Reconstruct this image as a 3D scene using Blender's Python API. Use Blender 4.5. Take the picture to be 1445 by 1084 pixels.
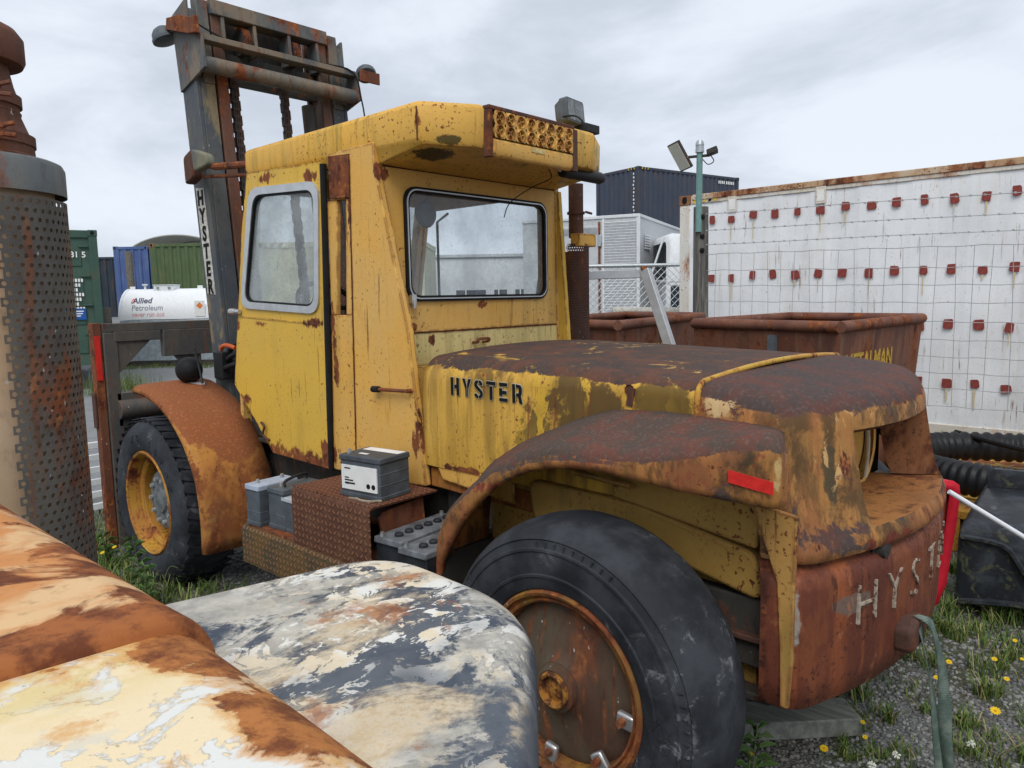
import bpy, math, random
import numpy as np
from mathutils import Vector, Matrix
random.seed(7); rng = np.random.default_rng(7)
S = bpy.context.scene
for o in list(bpy.data.objects): bpy.data.objects.remove(o)
C = S.collection

# ---------------------------------------------------------------- camera (world: x = across the forklift, y = its forward axis)
PITCH, ROLL, YAW = math.radians(6.7), math.radians(1.08), math.radians(47.7)
fw = Vector((math.sin(YAW)*math.cos(PITCH), math.cos(YAW)*math.cos(PITCH), -math.sin(PITCH)))
r0 = Vector((math.cos(YAW), -math.sin(YAW), 0)); u0 = r0.cross(fw)
rt = r0*math.cos(ROLL) - u0*math.sin(ROLL); up = r0*math.sin(ROLL) + u0*math.cos(ROLL)
cd = bpy.data.cameras.new('camera'); cam = bpy.data.objects.new('camera', cd); C.objects.link(cam)
cam.matrix_world = Matrix(((rt.x, up.x, -fw.x, 0), (rt.y, up.y, -fw.y, 0), (rt.z, up.z, -fw.z, 1.85), (0, 0, 0, 1)))
cd.sensor_width = 36; cd.lens = 1050/1445*36; cd.clip_start = .02; cd.clip_end = 3000
S.camera = cam
# ---------------------------------------------------------------- sky and sun: bright overcast
SUN_EL, SUN_AZ = math.radians(52), math.radians(-125)     # azimuth measured from +y towards +x
W = bpy.data.worlds.new('World'); S.world = W; W.use_nodes = True
wt = W.node_tree; wt.nodes.clear()
def wn(t, **k):
    n = wt.nodes.new(t)
    for a, b in k.items(): setattr(n, a, b)
    return n
wo = wn('ShaderNodeOutputWorld'); wb = wn('ShaderNodeBackground'); wb.inputs[1].default_value = .1
sky = wn('ShaderNodeTexSky', sky_type='NISHITA', sun_disc=False); sky.sun_elevation = SUN_EL; sky.sun_rotation = SUN_AZ
tc = wn('ShaderNodeTexCoord')
mp = wn('ShaderNodeMapping'); mp.inputs['Scale'].default_value = (1.0, 1.0, 2.6); wt.links.new(tc.outputs['Generated'], mp.inputs[0])
nz = wn('ShaderNodeTexNoise'); nz.inputs['Scale'].default_value = 2.1; nz.inputs['Detail'].default_value = 7; nz.inputs['Roughness'].default_value = .56
nz.inputs['Distortion'].default_value = .35
wt.links.new(mp.outputs[0], nz.inputs['Vector'])
cr = wn('ShaderNodeValToRGB'); cr.color_ramp.interpolation = 'EASE'
e = cr.color_ramp.elements; e[0].position = .36; e[0].color = (6.2, 6.75, 7.7, 1); e[1].position = .61; e[1].color = (8.7, 9.35, 10.3, 1)
wt.links.new(nz.outputs[0], cr.inputs[0])
mx = wn('ShaderNodeMix', data_type='RGBA'); mx.inputs[0].default_value = .93
wt.links.new(sky.outputs[0], mx.inputs[6]); wt.links.new(cr.outputs[0], mx.inputs[7])
wt.links.new(mx.outputs[2], wb.inputs[0]); wt.links.new(wb.outputs[0], wo.inputs[0])
sd = bpy.data.lights.new('sun', 'SUN'); sd.energy = 2.0; sd.angle = math.radians(35); sd.color = (1, .96, .9)
sun = bpy.data.objects.new('sun', sd); C.objects.link(sun)
dirv = Vector((math.sin(SUN_AZ)*math.cos(SUN_EL), math.cos(SUN_AZ)*math.cos(SUN_EL), math.sin(SUN_EL)))
sun.rotation_euler = dirv.to_track_quat('Z', 'Y').to_euler(); sun.location = dirv*30
S.render.engine = 'CYCLES'; cy = S.cycles; cy.max_bounces = 5; cy.diffuse_bounces = 2; cy.glossy_bounces = 2; cy.transmission_bounces = 4; cy.transparent_max_bounces = 12; cy.use_adaptive_sampling = True; cy.adaptive_threshold = .02
V = S.view_settings; V.view_transform = 'Standard'; V.look = 'None'; V.gamma = 1; V.exposure = 0.0; V.use_curve_mapping = False

# ---------------------------------------------------------------- material toolkit
class NT:
    def __init__(s, name):
        s.mat = bpy.data.materials.new(name); s.mat.use_nodes = True; s.t = s.mat.node_tree; s.t.nodes.clear()
        s.out = s.t.nodes.new('ShaderNodeOutputMaterial'); s.b = s.t.nodes.new('ShaderNodeBsdfPrincipled')
        s.t.links.new(s.b.outputs[0], s.out.inputs[0]); s._c = None
    def put(s, sock, v):
        if hasattr(v, 'is_output'): s.t.links.new(v, sock)
        elif isinstance(v, (tuple, list)) and len(v) == 3 and sock.type == 'RGBA': sock.default_value = (*v, 1)
        else: sock.default_value = v
    def node(s, t, **k):
        n = s.t.nodes.new(t)
        for a, b in k.items(): setattr(n, a, b)
        return n
    def co(s):
        if s._c is None: s._c = s.node('ShaderNodeTexCoord').outputs['Object']
        return s._c
    def vm(s, op, a, b):
        n = s.node('ShaderNodeVectorMath', operation=op); s.put(n.inputs[0], a); s.put(n.inputs[1], b); return n.outputs[0]
    def sc(s, v, loc=(0, 0, 0)): return s.vm('ADD', s.vm('MULTIPLY', s.co(), v), loc)
    def noise(s, scale, detail=4, rough=.55, vec=None, dist=0.0):
        n = s.node('ShaderNodeTexNoise'); s.put(n.inputs['Vector'], vec if vec is not None else s.co())
        n.inputs['Scale'].default_value = scale; n.inputs['Detail'].default_value = min(detail, 7); n.inputs['Roughness'].default_value = rough; n.inputs['Distortion'].default_value = dist
        return n.outputs[0]
    def vor(s, scale, vec=None, feature='F1', out=0, rnd=1.0):
        n = s.node('ShaderNodeTexVoronoi', feature=feature); s.put(n.inputs['Vector'], vec if vec is not None else s.co()); n.inputs['Scale'].default_value = scale
        n.inputs['Randomness'].default_value = rnd
        return n.outputs[out]
    def mr(s, x, a, b, c=0.0, d=1.0):
        n = s.node('ShaderNodeMapRange', interpolation_type='SMOOTHSTEP'); s.put(n.inputs[0], x)
        for i, v in ((1, a), (2, b), (3, c), (4, d)): s.put(n.inputs[i], v)
        return n.outputs[0]
    def m(s, op, a, b=0.0):
        n = s.node('ShaderNodeMath', operation=op); s.put(n.inputs[0], a); s.put(n.inputs[1], b); return n.outputs[0]
    def mul(s, a, b): return s.m('MULTIPLY', a, b)
    def add(s, a, b): return s.m('ADD', a, b)
    def mx(s, a, b): return s.m('MAXIMUM', a, b)
    def mix(s, f, a, b):
        n = s.node('ShaderNodeMix', data_type='RGBA'); s.put(n.inputs[0], f); s.put(n.inputs[6], a); s.put(n.inputs[7], b); return n.outputs[2]
    def nrm(s): return s.node('ShaderNodeNewGeometry').outputs['Normal']
    def xyz(s, v):
        n = s.node('ShaderNodeSeparateXYZ'); s.put(n.inputs[0], v); return n.outputs
    def up(s, a=.4, b=.9): return s.mr(s.xyz(s.nrm())[2], a, b)
    def edge(s, r=.02, a=.01, b=.12):
        n = s.node('ShaderNodeBevel'); n.samples = 4; n.inputs[0].default_value = r
        g = s.node('ShaderNodeVectorMath', operation='DOT_PRODUCT'); s.t.links.new(n.outputs[0], g.inputs[0]); s.put(g.inputs[1], s.nrm())
        return s.mr(s.m('SUBTRACT', 1.0, g.outputs['Value']), a, b)
    def bump(s, h, strength=.3, dist=.01, prev=None):
        n = s.node('ShaderNodeBump'); n.inputs['Strength'].default_value = strength; n.inputs['Distance'].default_value = dist
        s.put(n.inputs['Height'], h)
        if prev is not None: s.t.links.new(prev, n.inputs['Normal'])
        return n.outputs[0]
    def done(s, col, rough, metal=0.0, bump=None, spec=None):
        s.put(s.b.inputs['Base Color'], col); s.put(s.b.inputs['Roughness'], rough); s.put(s.b.inputs['Metallic'], metal)
        if bump is not None: s.t.links.new(bump, s.b.inputs['Normal'])
        s.b.inputs['Specular IOR Level'].default_value = spec if spec is not None else .2
        return s.mat

R_DARK, R_MID, R_ORG = (.085, .026, .016), (.21, .066, .027), (.40, .145, .04)
def rustcol(n, off=0, dark=R_DARK, mid=R_MID, org=R_ORG):
    a = n.noise(9, 6, .65, n.sc((1, 1, 1), (off, off*2, 3)))
    c = n.mix(n.mr(a, .38, .55), dark, mid)
    return n.mix(n.mr(n.noise(23, 5, .6, n.sc((1, 1, 1), (off+5, 1, 9))), .52, .72), c, org)

def paint(name, c1, c2, patch=.70, patch_scale=3.0, streak=.35, streak_col=(.16, .13, .035), speck=.62, top=None, top_rng=(.44, .6), edge=.8,
          low=None, rough=.5, off=0.0, dark=R_DARK, mid=R_MID, org=R_ORG, soft=.06, chip=None, chip_rng=(.56, .60), zs=.55, spots=(), blots=(), st_rng=(.46, .68), base=(3.0, 2.6, 0), drip=.75, grime=None, up_rng=(.35, .85)):
    """weathered paint: faded base, run-down stains, rust pinholes, rust patches, bare edges, worn-off tops; spots = rusted places, blots = stained places (centre, radii[, colour])"""
    n = NT(name)
    o = lambda *a: n.sc((1, 1, 1), (off+a[0], off*.7+a[1], a[2]))
    def place(c_, r_):
        q = n.vm('DIVIDE', n.vm('SUBTRACT', n.co(), tuple(x-y for x, y in zip(c_, base))), r_)
        ln = n.node('ShaderNodeVectorMath', operation='LENGTH'); n.put(ln.inputs[0], q); return n.mr(ln.outputs['Value'], 1.0, .0)
    fade = n.noise(1.7, 4, .6, o(0, 0, 0))
    col = n.mix(n.mr(fade, .35, .68), c1, c2)
    fine = n.noise(85, 3, .6)
    col = n.mix(n.mul(n.mr(fine, .45, .75), .22), col, (c1[0]*.55, c1[1]*.5, c1[2]*.5))
    st = n.mul(n.mr(n.noise(1, 5, .62, n.sc((13, 13, 1.1), (off, 2, 0))), *st_rng), n.mr(n.noise(1.3, 3, .5, o(4, 4, 1)), .36, .60))
    if streak > 0: col = n.mix(n.mul(st, streak), col, streak_col)
    mott = n.noise(7, 7, .72, o(2, 2, 7), .3); mott2 = n.noise(1, 7, .7, n.sc((15, 15, 7), (off, 4, 2)), .3) if spots else None
    if grime is not None: col = n.mix(n.mul(n.mr(n.noise(5.5, 7, .72, n.sc((1, 1, .6), (off+3, 3, 3)), .4), *grime[2]), grime[1]), col, grime[0])
    for (c_, r_, bc) in blots:
        col = n.mix(n.mul(n.mr(n.add(n.mul(place(c_, r_), .42), mott), .70, .79), .9), col, bc)
    rc = rustcol(n, off, dark, mid, org)
    pn = n.noise(patch_scale, 8, .68, n.sc((1, 1, zs), (off+1, off*.7+7, 2)), .25)
    pm = n.mr(pn, patch, patch+soft)
    dr = n.mul(n.mr(n.noise(1, 5, .65, n.sc((38, 38, 2.0), (off+3, 1, 0))), .59, .66), n.mr(n.noise(2.1, 3, .5, o(9, 2, 5)), .46, .60))
    spn = n.noise(52, 4, .55, o(3, 3, 3))
    sp = n.mul(n.mr(spn, speck, speck+.05), n.mr(n.noise(2.5, 3, .5, o(2, 8, 6)), .38, .62))
    mk = n.mx(n.mx(pm, n.mul(dr, drip)), sp)
    for (c_, r_) in spots:
        mk = n.mx(mk, n.mr(n.add(n.mul(place(c_, r_), .30), n.mul(mott2, 1.0)), .66, .72))
    if edge > 0:
        eg = n.mul(n.edge(.022, .008, .08), n.mr(n.noise(13, 5, .65, o(7, 1, 1)), .40, .55)); mk = n.mx(mk, n.mul(eg, edge))
    if low is not None:
        z = n.xyz(n.co())[2]; lm = n.mr(z, low[1], low[0])
        mk = n.mx(mk, n.mr(n.add(n.mul(lm, .42), n.noise(14, 6, .65, o(1, 1, 8))), .66, .80))
    if chip is not None:
        ck = n.mul(n.mr(n.noise(6.5, 8, .7, n.sc((1, 1, .6), (off+2, 5, 4)), .5), *chip_rng), n.mr(n.noise(1.9, 3, .5, o(6, 3, 2)), .40, .56))
        col = n.mix(ck, col, chip)
    halo = n.mul(n.mr(pn, patch-.09, patch), .45)
    col = n.mix(halo, col, org)
    col = n.mix(mk, col, rc)
    if top is not None:
        tm = n.mr(n.add(n.add(n.mul(n.up(*up_rng), .27), n.mul(n.noise(4.2, 8, .74, o(5, 5, 0), .5), .95)), n.mul(n.noise(1.6, 3, .5, o(1, 3, 0)), .35)), top_rng[0]+.42, top_rng[0]+.47)
        tcx = n.mix(n.mr(n.noise(7, 7, .7, o(8, 1, 0)), .42, .62), top, tuple(.6*a_+.4*b_ for a_, b_ in zip(top, mid)))
        tcx = n.mix(n.mul(n.mr(n.noise(70, 3, .6), .5, .7), .45), tcx, tuple(min(1, x*2.1) for x in top))
        col = n.mix(tm, col, tcx); mk = n.mx(mk, tm)
    rg = n.add(n.mul(mk, .34), n.mr(fine, .3, .7, rough-.06, rough+.10))
    b = n.bump(n.add(n.mul(n.m('SUBTRACT', 1.0, mk), .35), n.mul(n.mul(n.noise(140, 4, .7), mk), .5)), .45, .005)
    b = n.bump(n.noise(3.0, 3, .5, o(3, 9, 1)), .15, .05, b)
    return n.done(col, rg, 0.0, b)

def flat(name, c, rough=.5, var=.12, metal=0.0, scale=14, bs=.08):
    n = NT(name); a = n.noise(scale, 6, .65)
    col = n.mix(n.mr(a, .35, .68), tuple(x*(1-var) for x in c), tuple(min(1, x*(1+var)) for x in c))
    return n.done(col, n.mr(a, .3, .7, rough-.06, rough+.08), metal, n.bump(n.noise(scale*8, 3, .6), bs, .003))

def steel(name, c1, c2, rust=.5, off=0, rough=.6, soft=.12, paint_c=None):
    """bare or lightly painted steel with broad rust staining"""
    n = NT(name); o = lambda a: n.sc((1, 1, .45), (off+a, off-a, a))
    col = n.mix(n.mr(n.noise(4, 6, .6, o(1)), .38, .62), c1, c2)
    if paint_c: col = n.mix(n.mr(n.noise(2.6, 8, .62, o(6), .3), .53, .57), col, paint_c)
    col = n.mix(n.mul(n.mr(n.noise(40, 4, .6, o(2)), .5, .7), .35), col, tuple(x*.45 for x in c1))
    mk = n.mr(n.noise(5, 9, .68, o(3), .2), rust, rust+soft)
    mk = n.mx(mk, n.mul(n.mr(n.noise(1, 6, .6, n.sc((30, 30, 1.5), (off, 0, 0))), rust+.04, rust+.14), .7))
    col = n.mix(mk, col, rustcol(n, off))
    col = n.mix(n.mul(n.mr(n.noise(60, 2, .5, o(7)), .72, .76), .7), col, (.5, .5, .47))
    return n.done(col, n.add(n.mul(mk, .25), rough), .0, n.bump(n.add(n.noise(90, 4, .7), n.mul(mk, .5)), .3, .003))

def plate(name, axes, c1, c2, rustm, S_=30.0, off=0):
    """chequer plate: raised lozenges in alternating directions (fine relief)"""
    n = NT(name); X = n.xyz(n.co()); u = n.mul(X[axes[0]], S_); v = n.mul(X[axes[1]], S_)
    par = n.m('FLOORED_MODULO', n.add(n.m('FLOOR', u), n.m('FLOOR', v)), 2.0)
    fu = n.m('SUBTRACT', n.m('FRACT', u), .5); fv = n.m('SUBTRACT', n.m('FRACT', v), .5)
    sg = n.m('SUBTRACT', n.mul(par, 2.0), 1.0)
    a = n.add(fu, n.mul(fv, sg)); b = n.m('SUBTRACT', fv, n.mul(fu, sg))
    d = n.add(n.m('POWER', n.mul(a, 1.35), 2.0), n.m('POWER', n.mul(b, 3.4), 2.0))
    h = n.mr(d, 1.0, .35)
    mk = n.mr(n.noise(4, 8, .65, n.sc((1, 1, 1), (off, 0, 0))), rustm, rustm+.14)
    col = n.mix(n.mr(n.noise(7, 6, .6), .4, .62), c1, c2); col = n.mix(mk, col, rustcol(n, off))
    col = n.mix(n.mul(h, .55), n.mix(.45, col, (.03, .014, .01)), (.36, .17, .09))
    bb = n.bump(h, 1.0, .012); bb = n.bump(n.noise(120, 4, .7), .3, .003, bb)
    return n.done(col, .72, 0, bb)

# ---------------------------------------------------------------- mesh toolkit
BASE = {}
class MB:
    def __init__(s): s.v = []; s.f = []
    def add(s, v, f):
        k = len(s.v); s.v += [tuple(p) for p in v]; s.f += [tuple(i+k for i in q) for q in f]; return s
    def box(s, x0, x1, y0, y1, z0, z1):
        return s.add([(x0, y0, z0), (x1, y0, z0), (x1, y1, z0), (x0, y1, z0), (x0, y0, z1), (x1, y0, z1), (x1, y1, z1), (x0, y1, z1)],
                     [(0, 3, 2, 1), (4, 5, 6, 7), (0, 1, 5, 4), (1, 2, 6, 5), (2, 3, 7, 6), (3, 0, 4, 7)])
    def obox(s, c, ax, ay, az, hx, hy, hz):
        c = Vector(c); ax, ay, az = [Vector(a).normalized()*h for a, h in ((ax, hx), (ay, hy), (az, hz))]
        P = [c+ax*i+ay*j+az*k for k in (-1, 1) for (i, j) in ((-1, -1), (1, -1), (1, 1), (-1, 1))]
        return s.add(P, [(0, 3, 2, 1), (4, 5, 6, 7), (0, 1, 5, 4), (1, 2, 6, 5), (2, 3, 7, 6), (3, 0, 4, 7)])
    def prism(s, poly, axis, a, b):
        """poly: list of 2-D points in the two remaining axes (order x,y,z), extruded a..b along axis"""
        def P(p, t): q = list(p); q.insert(axis, t); return tuple(q)
        n = len(poly); v = [P(p, a) for p in poly]+[P(p, b) for p in poly]
        f = [tuple(range(n))[::-1], tuple(range(n, 2*n))]+[(i, (i+1) % n, (i+1) % n+n, i+n) for i in range(n)]
        return s.add(v, f)
    def grid(s, rows, closed=False):
        m = len(rows[0]); k = len(s.v)
        for r in rows: s.v += [tuple(p) for p in r]
        for i in range(len(rows)-1):
            for j in range(m if closed else m-1):
                j2 = (j+1) % m; s.f.append((k+i*m+j, k+i*m+j2, k+(i+1)*m+j2, k+(i+1)*m+j))
        return s
    def tube(s, path, r, n=10, caps=True):
        path = [Vector(p) for p in path]; rows = []; k = len(path); prev = None
        for i, p in enumerate(path):
            t = (path[min(i+1, k-1)]-path[max(i-1, 0)]).normalized()
            a = prev if prev is not None else (Vector((0, 0, 1)) if abs(t.z) < .9 else Vector((1, 0, 0)))
            a = (a-t*a.dot(t)).normalized(); b = t.cross(a); prev = a
            rr = r[i] if isinstance(r, (list, tuple)) else r
            rows.append([p+(a*math.cos(2*math.pi*j/n)+b*math.sin(2*math.pi*j/n))*rr for j in range(n)])
        k0 = len(s.v); s.grid(rows, True)
        if caps:
            s.f.append(tuple(k0+j for j in range(n))[::-1]); s.f.append(tuple(k0+(k-1)*n+j for j in range(n)))
        return s
    def lathe(s, prof, n, origin, axis, a0=0, a1=2*math.pi, cap=False):
        """prof: (radius, height along axis)"""
        ax = Vector(axis).normalized(); e1 = Vector((0, 0, 1)) if abs(ax.z) < .9 else Vector((1, 0, 0)); e1 = (e1-ax*e1.dot(ax)).normalized(); e2 = ax.cross(e1)
        full = abs(a1-a0-2*math.pi) < 1e-6; o = Vector(origin); rows = []
        for r, h in prof:
            rows.append([o+ax*h+(e1*math.cos(a0+(a1-a0)*j/(n if full else n-1))+e2*math.sin(a0+(a1-a0)*j/(n if full else n-1)))*r for j in range(n)])
        k0 = len(s.v); s.grid(rows, full)
        if cap: s.f.append(tuple(k0+j for j in range(n))); s.f.append(tuple(k0+(len(prof)-1)*n+j for j in range(n))[::-1])
        return s
    def split(s, name, mat, parent=None, **k):
        """one object for each connected piece"""
        p = list(range(len(s.v)))
        def find(i):
            while p[i] != i: p[i] = p[p[i]]; i = p[i]
            return i
        for f in s.f:
            for q in f[1:]: p[find(q)] = find(f[0])
        g = {}
        for f in s.f: g.setdefault(find(f[0]), []).append(f)
        out = []
        for fs in g.values():
            ids = sorted({i for f in fs for i in f}); mp_ = {i: j for j, i in enumerate(ids)}; m_ = MB(); m_.v = [s.v[i] for i in ids]; m_.f = [tuple(mp_[i] for i in f) for f in fs]
            out.append(m_.build(name, mat, parent, **k))
        return out
    def build(s, name, mat, parent=None, smooth=35, bevel=0, seg=2, solid=0, loc=None, base=None, weld=False):
        b = BASE.get(parent.name, Vector()) if parent else (Vector(base) if base is not None else Vector())
        me = bpy.data.meshes.new(name); me.from_pydata([tuple(Vector(p)-b) for p in s.v], [], s.f); me.update()
        return finish(name, me, mat, parent, smooth, bevel, seg, solid, b, weld)

def finish(name, me, mat, parent, smooth, bevel, seg, solid, b, weld=False):
    import bmesh
    bm = bmesh.new(); bm.from_mesh(me)
    if weld: bmesh.ops.remove_doubles(bm, verts=bm.verts, dist=1e-5)
    bmesh.ops.recalc_face_normals(bm, faces=bm.faces); bm.to_mesh(me); bm.free()
    if smooth:
        me.polygons.foreach_set('use_smooth', [True]*len(me.polygons)); me.set_sharp_from_angle(angle=math.radians(smooth))
    if mat: me.materials.append(mat)
    o = bpy.data.objects.new(name, me); C.objects.link(o)
    if parent: o.parent = parent
    else: o.location = b
    BASE[o.name] = b
    if solid: m = o.modifiers.new('solidify', 'SOLIDIFY'); m.thickness = solid; m.offset = 0
    if bevel: m = o.modifiers.new('bevel', 'BEVEL'); m.width = bevel; m.segments = seg; m.limit_method = 'ANGLE'; m.angle_limit = math.radians(40); m.harden_normals = False
    return o

def thing(name, label, cat, loc, group=None):
    o = bpy.data.objects.new(name, None); C.objects.link(o); o.location = loc; o.empty_display_size = .2
    BASE[o.name] = Vector(loc); return tag(o, label, cat, group)
def tag(o, label, cat=None, group=None, kind=None):
    if label: o['label'] = label
    if cat: o['category'] = cat
    if group: o['group'] = group
    if kind: o['kind'] = kind
    return o
def dup(o, parent=None, loc=None, rotz=None):
    c = o.copy(); C.objects.link(c); c.parent = parent
    if parent is None: BASE[c.name] = Vector(loc)
    else: BASE[c.name] = BASE[parent.name]
    if loc is not None: c.location = loc
    if rotz is not None: c.rotation_euler.z = rotz
    for ch in list(o.children): dup(ch, c)
    return c
_dg = None
def glyphs(text, size, extrude=0.002, align='LEFT', bold=0.0):
    cu = bpy.data.curves.new('txt', 'FONT'); cu.body = text; cu.size = size; cu.extrude = extrude; cu.align_x = align; cu.offset = bold; cu.resolution_u = 3
    ob = bpy.data.objects.new('txt', cu); C.objects.link(ob); bpy.context.view_layer.update()
    me = bpy.data.meshes.new_from_object(ob.evaluated_get(bpy.context.evaluated_depsgraph_get()))
    v = [tuple(p.co) for p in me.vertices]; f = [tuple(p.vertices) for p in me.polygons]
    bpy.data.objects.remove(ob); bpy.data.curves.remove(cu); bpy.data.meshes.remove(me); return v, f
def lettering(mb, text, size, org, u, v, extrude=.002, align='LEFT', bold=0.0, sx=1.0):
    u = Vector(u).normalized(); v = Vector(v).normalized(); w = u.cross(v); o = Vector(org)
    gv, gf = glyphs(text, size, extrude, align, bold)
    mb.add([o+u*p[0]*sx+v*p[1]+w*p[2] for p in gv], gf); return mb
def rrect(x0, x1, y0, y1, r, n=5):
    P = []
    for cx, cy, a in ((x1-r, y1-r, 0), (x0+r, y1-r, 90), (x0+r, y0+r, 180), (x1-r, y0+r, 270)):
        for i in range(n+1): t = math.radians(a+90*i/n); P.append((cx+r*math.cos(t), cy+r*math.sin(t)))
    return P
def rquad(q, r, n=5):
    """rounded polygon through the four corners q (2-D)"""
    P = []; k = len(q)
    for i in range(k):
        a, b, c = Vector(q[i-1]), Vector(q[i]), Vector(q[(i+1) % k]); d1 = (a-b).normalized()*r; d2 = (c-b).normalized()*r
        for j in range(n+1):
            t = j/n; P.append(tuple((b+d1)*(1-t)**2+b*2*t*(1-t)+(b+d2)*t*t))
    return P
def interp(tab, t):
    for (a, b), (c, d) in zip(tab, tab[1:]):
        if (a <= t <= c) or (a >= t >= c): return b+(d-b)*(t-a)/(c-a) if c != a else b
    return tab[0][1] if abs(t-tab[0][0]) < abs(t-tab[-1][0]) else tab[-1][1]
def smooth_path(P, n=6):
    P = [Vector(p) for p in P]; out = []
    for i in range(len(P)-1):
        a, b, c, d = P[max(i-1, 0)], P[i], P[i+1], P[min(i+2, len(P)-1)]
        for j in range(n):
            t = j/n; out.append(.5*((2*b)+(c-a)*t+(2*a-5*b+4*c-d)*t*t+(3*b-a-3*c+d)*t**3))
    return out+[P[-1]]
def stencil(mb, org, u, v, h, t=.003, gap=.09, adv=.86):
    """stencil capitals H Y S T E R as thick blocks, height h"""
    u = Vector(u).normalized(); v = Vector(v).normalized(); w = u.cross(v); o = Vector(org)
    L = {'H': [[(0, 0), (.2, 0), (.2, 1), (0, 1)], [(.30, .40), (.46, .40), (.46, 0), (.66, 0), (.66, 1), (.46, 1), (.46, .60), (.30, .60)]],
         'Y': [[(0, 1), (.2, 1), (.32, .62), (.32, 0), (.24, 0), (.24, .42)], [(.38, 0), (.44, 0), (.44, .42), (.68, 1), (.48, 1), (.38, .68)]],
         'S': [[(.0, .22), (.16, .26), (.22, .16), (.29, .16), (.29, 0), (.14, .02), (.03, .1)], [(.35, 0), (.35, .16), (.44, .2), (.45, .30), (.1, .56), (.02, .66), (.02, .84), (.1, .96), (.29, 1), (.29, .84), (.2, .8), (.2, .72), (.54, .46), (.63, .34), (.63, .18), (.54, .05)],
               [(.35, 1), (.5, .97), (.6, .88), (.62, .74), (.45, .72), (.42, .82), (.35, .84)]],
         'T': [[(0, .82), (.66, .82), (.66, 1), (0, 1)], [(.23, 0), (.43, 0), (.43, .74), (.23, .74)]],
         'E': [[(0, 0), (.58, 0), (.58, .18), (.0, .18)], [(0, .30), (.2, .30), (.2, .40), (.52, .40), (.52, .58), (.2, .58), (.2, .70), (0, .70)], [(0, .82), (.58, .82), (.58, 1), (0, 1)]],
         'R': [[(0, 0), (.19, 0), (.19, 1), (0, 1)], [(.27, .36), (.40, .36), (.50, 0), (.70, 0), (.58, .42), (.66, .56), (.66, .84), (.56, .97), (.27, 1), (.27, .83), (.42, .82), (.46, .74), (.46, .6), (.42, .53), (.27, .53)]]}
    x = 0
    for c in 'HYSTER':
        for poly in L[c]:
            n = len(poly); P = [o+u*(x+a)*h+v*b*h for a, b in poly]
            mb.add(P+[p+w*t for p in P], [tuple(range(n))[::-1], tuple(range(n, 2*n))]+[(i, (i+1) % n, (i+1) % n+n, i+n) for i in range(n)])
        x += adv
    return x*h
# ---------------------------------------------------------------- materials
CAB = paint('cab_paint', (.73, .40, .085), (.69, .425, .135), patch=.71, streak=.30, speck=.62, edge=1.0, rough=.45, zs=.4,
            spots=[((2.3, 3.18, 2.3), (.1, .05, .35)), ((2.3, 3.37, 1.6), (.1, .05, .5)), ((2.3, 3.40, 1.0), (.1, .09, .14)), ((2.3, 2.95, 2.46), (.15, .05, .10)), ((2.3, 2.75, 1.65), (.05, .03, .1)), ((3.0, 2.95, 1.81), (.10, .05, .035)), ((2.5, 2.95, 1.70), (.1, .05, .05)), ((2.3, 2.70, 1.2), (.06, .06, .3))])
DOOR = paint('door_paint', (.70, .435, .06), (.64, .405, .075), patch=.72, patch_scale=2.4, streak=.22, speck=.63, edge=1.0, rough=.42, off=3.1, low=(.93, 1.06), zs=.4,
             spots=[((2.28, 3.92, 2.545), (.1, .24, .06)), ((2.28, 3.50, 2.50), (.1, .16, .08)), ((2.28, 3.47, 1.02), (.1, .13, .14)), ((2.28, 3.52, 1.73), (.1, .20, .05)), ((2.28, 4.36, 1.70), (.1, .06, .08)), ((2.28, 4.1, 1.72), (.1, .12, .04)), ((2.28, 4.30, 1.25), (.1, .12, .07))])
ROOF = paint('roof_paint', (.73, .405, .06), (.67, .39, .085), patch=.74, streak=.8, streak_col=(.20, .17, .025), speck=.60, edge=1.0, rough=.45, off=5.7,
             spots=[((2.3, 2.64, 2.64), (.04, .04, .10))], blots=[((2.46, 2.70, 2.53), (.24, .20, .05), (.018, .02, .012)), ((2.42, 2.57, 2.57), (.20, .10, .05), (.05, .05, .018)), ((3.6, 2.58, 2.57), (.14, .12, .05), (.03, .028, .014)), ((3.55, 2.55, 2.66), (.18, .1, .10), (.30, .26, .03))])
CREAM = paint('cream_panel_paint', (.70, .57, .25), (.66, .53, .22), patch=.70, streak=.3, speck=.60, edge=.8, rough=.45, off=8.3, spots=[((2.62, 2.95, 1.63), (.05, .05, .07)), ((2.36, 2.95, 1.63), (.05, .05, .09))])
HOOD = paint('bonnet_paint', (.68, .40, .075), (.62, .36, .055), up_rng=(.3, .75), patch=.69, streak=.85, streak_col=(.13, .07, .022), speck=.61, top=(.062, .046, .04), top_rng=(.37, .46), edge=.2, rough=.5, off=1.3, chip=(.62, .38, .045), chip_rng=(.52, .54), st_rng=(.40, .60),
             blots=[((2.3, 1.75, 1.42), (.3, .50, .30), (.095, .058, .022)), ((2.3, 1.35, 1.45), (.3, .3, .2), (.12, .075, .02)), ((2.3, 1.95, 1.25), (.3, .25, .2), (.19, .125, .03))], spots=[((2.3, 1.51, 1.50), (.08, .06, .07)), ((2.3, 2.4, 1.07), (.1, .3, .03))])
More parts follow.
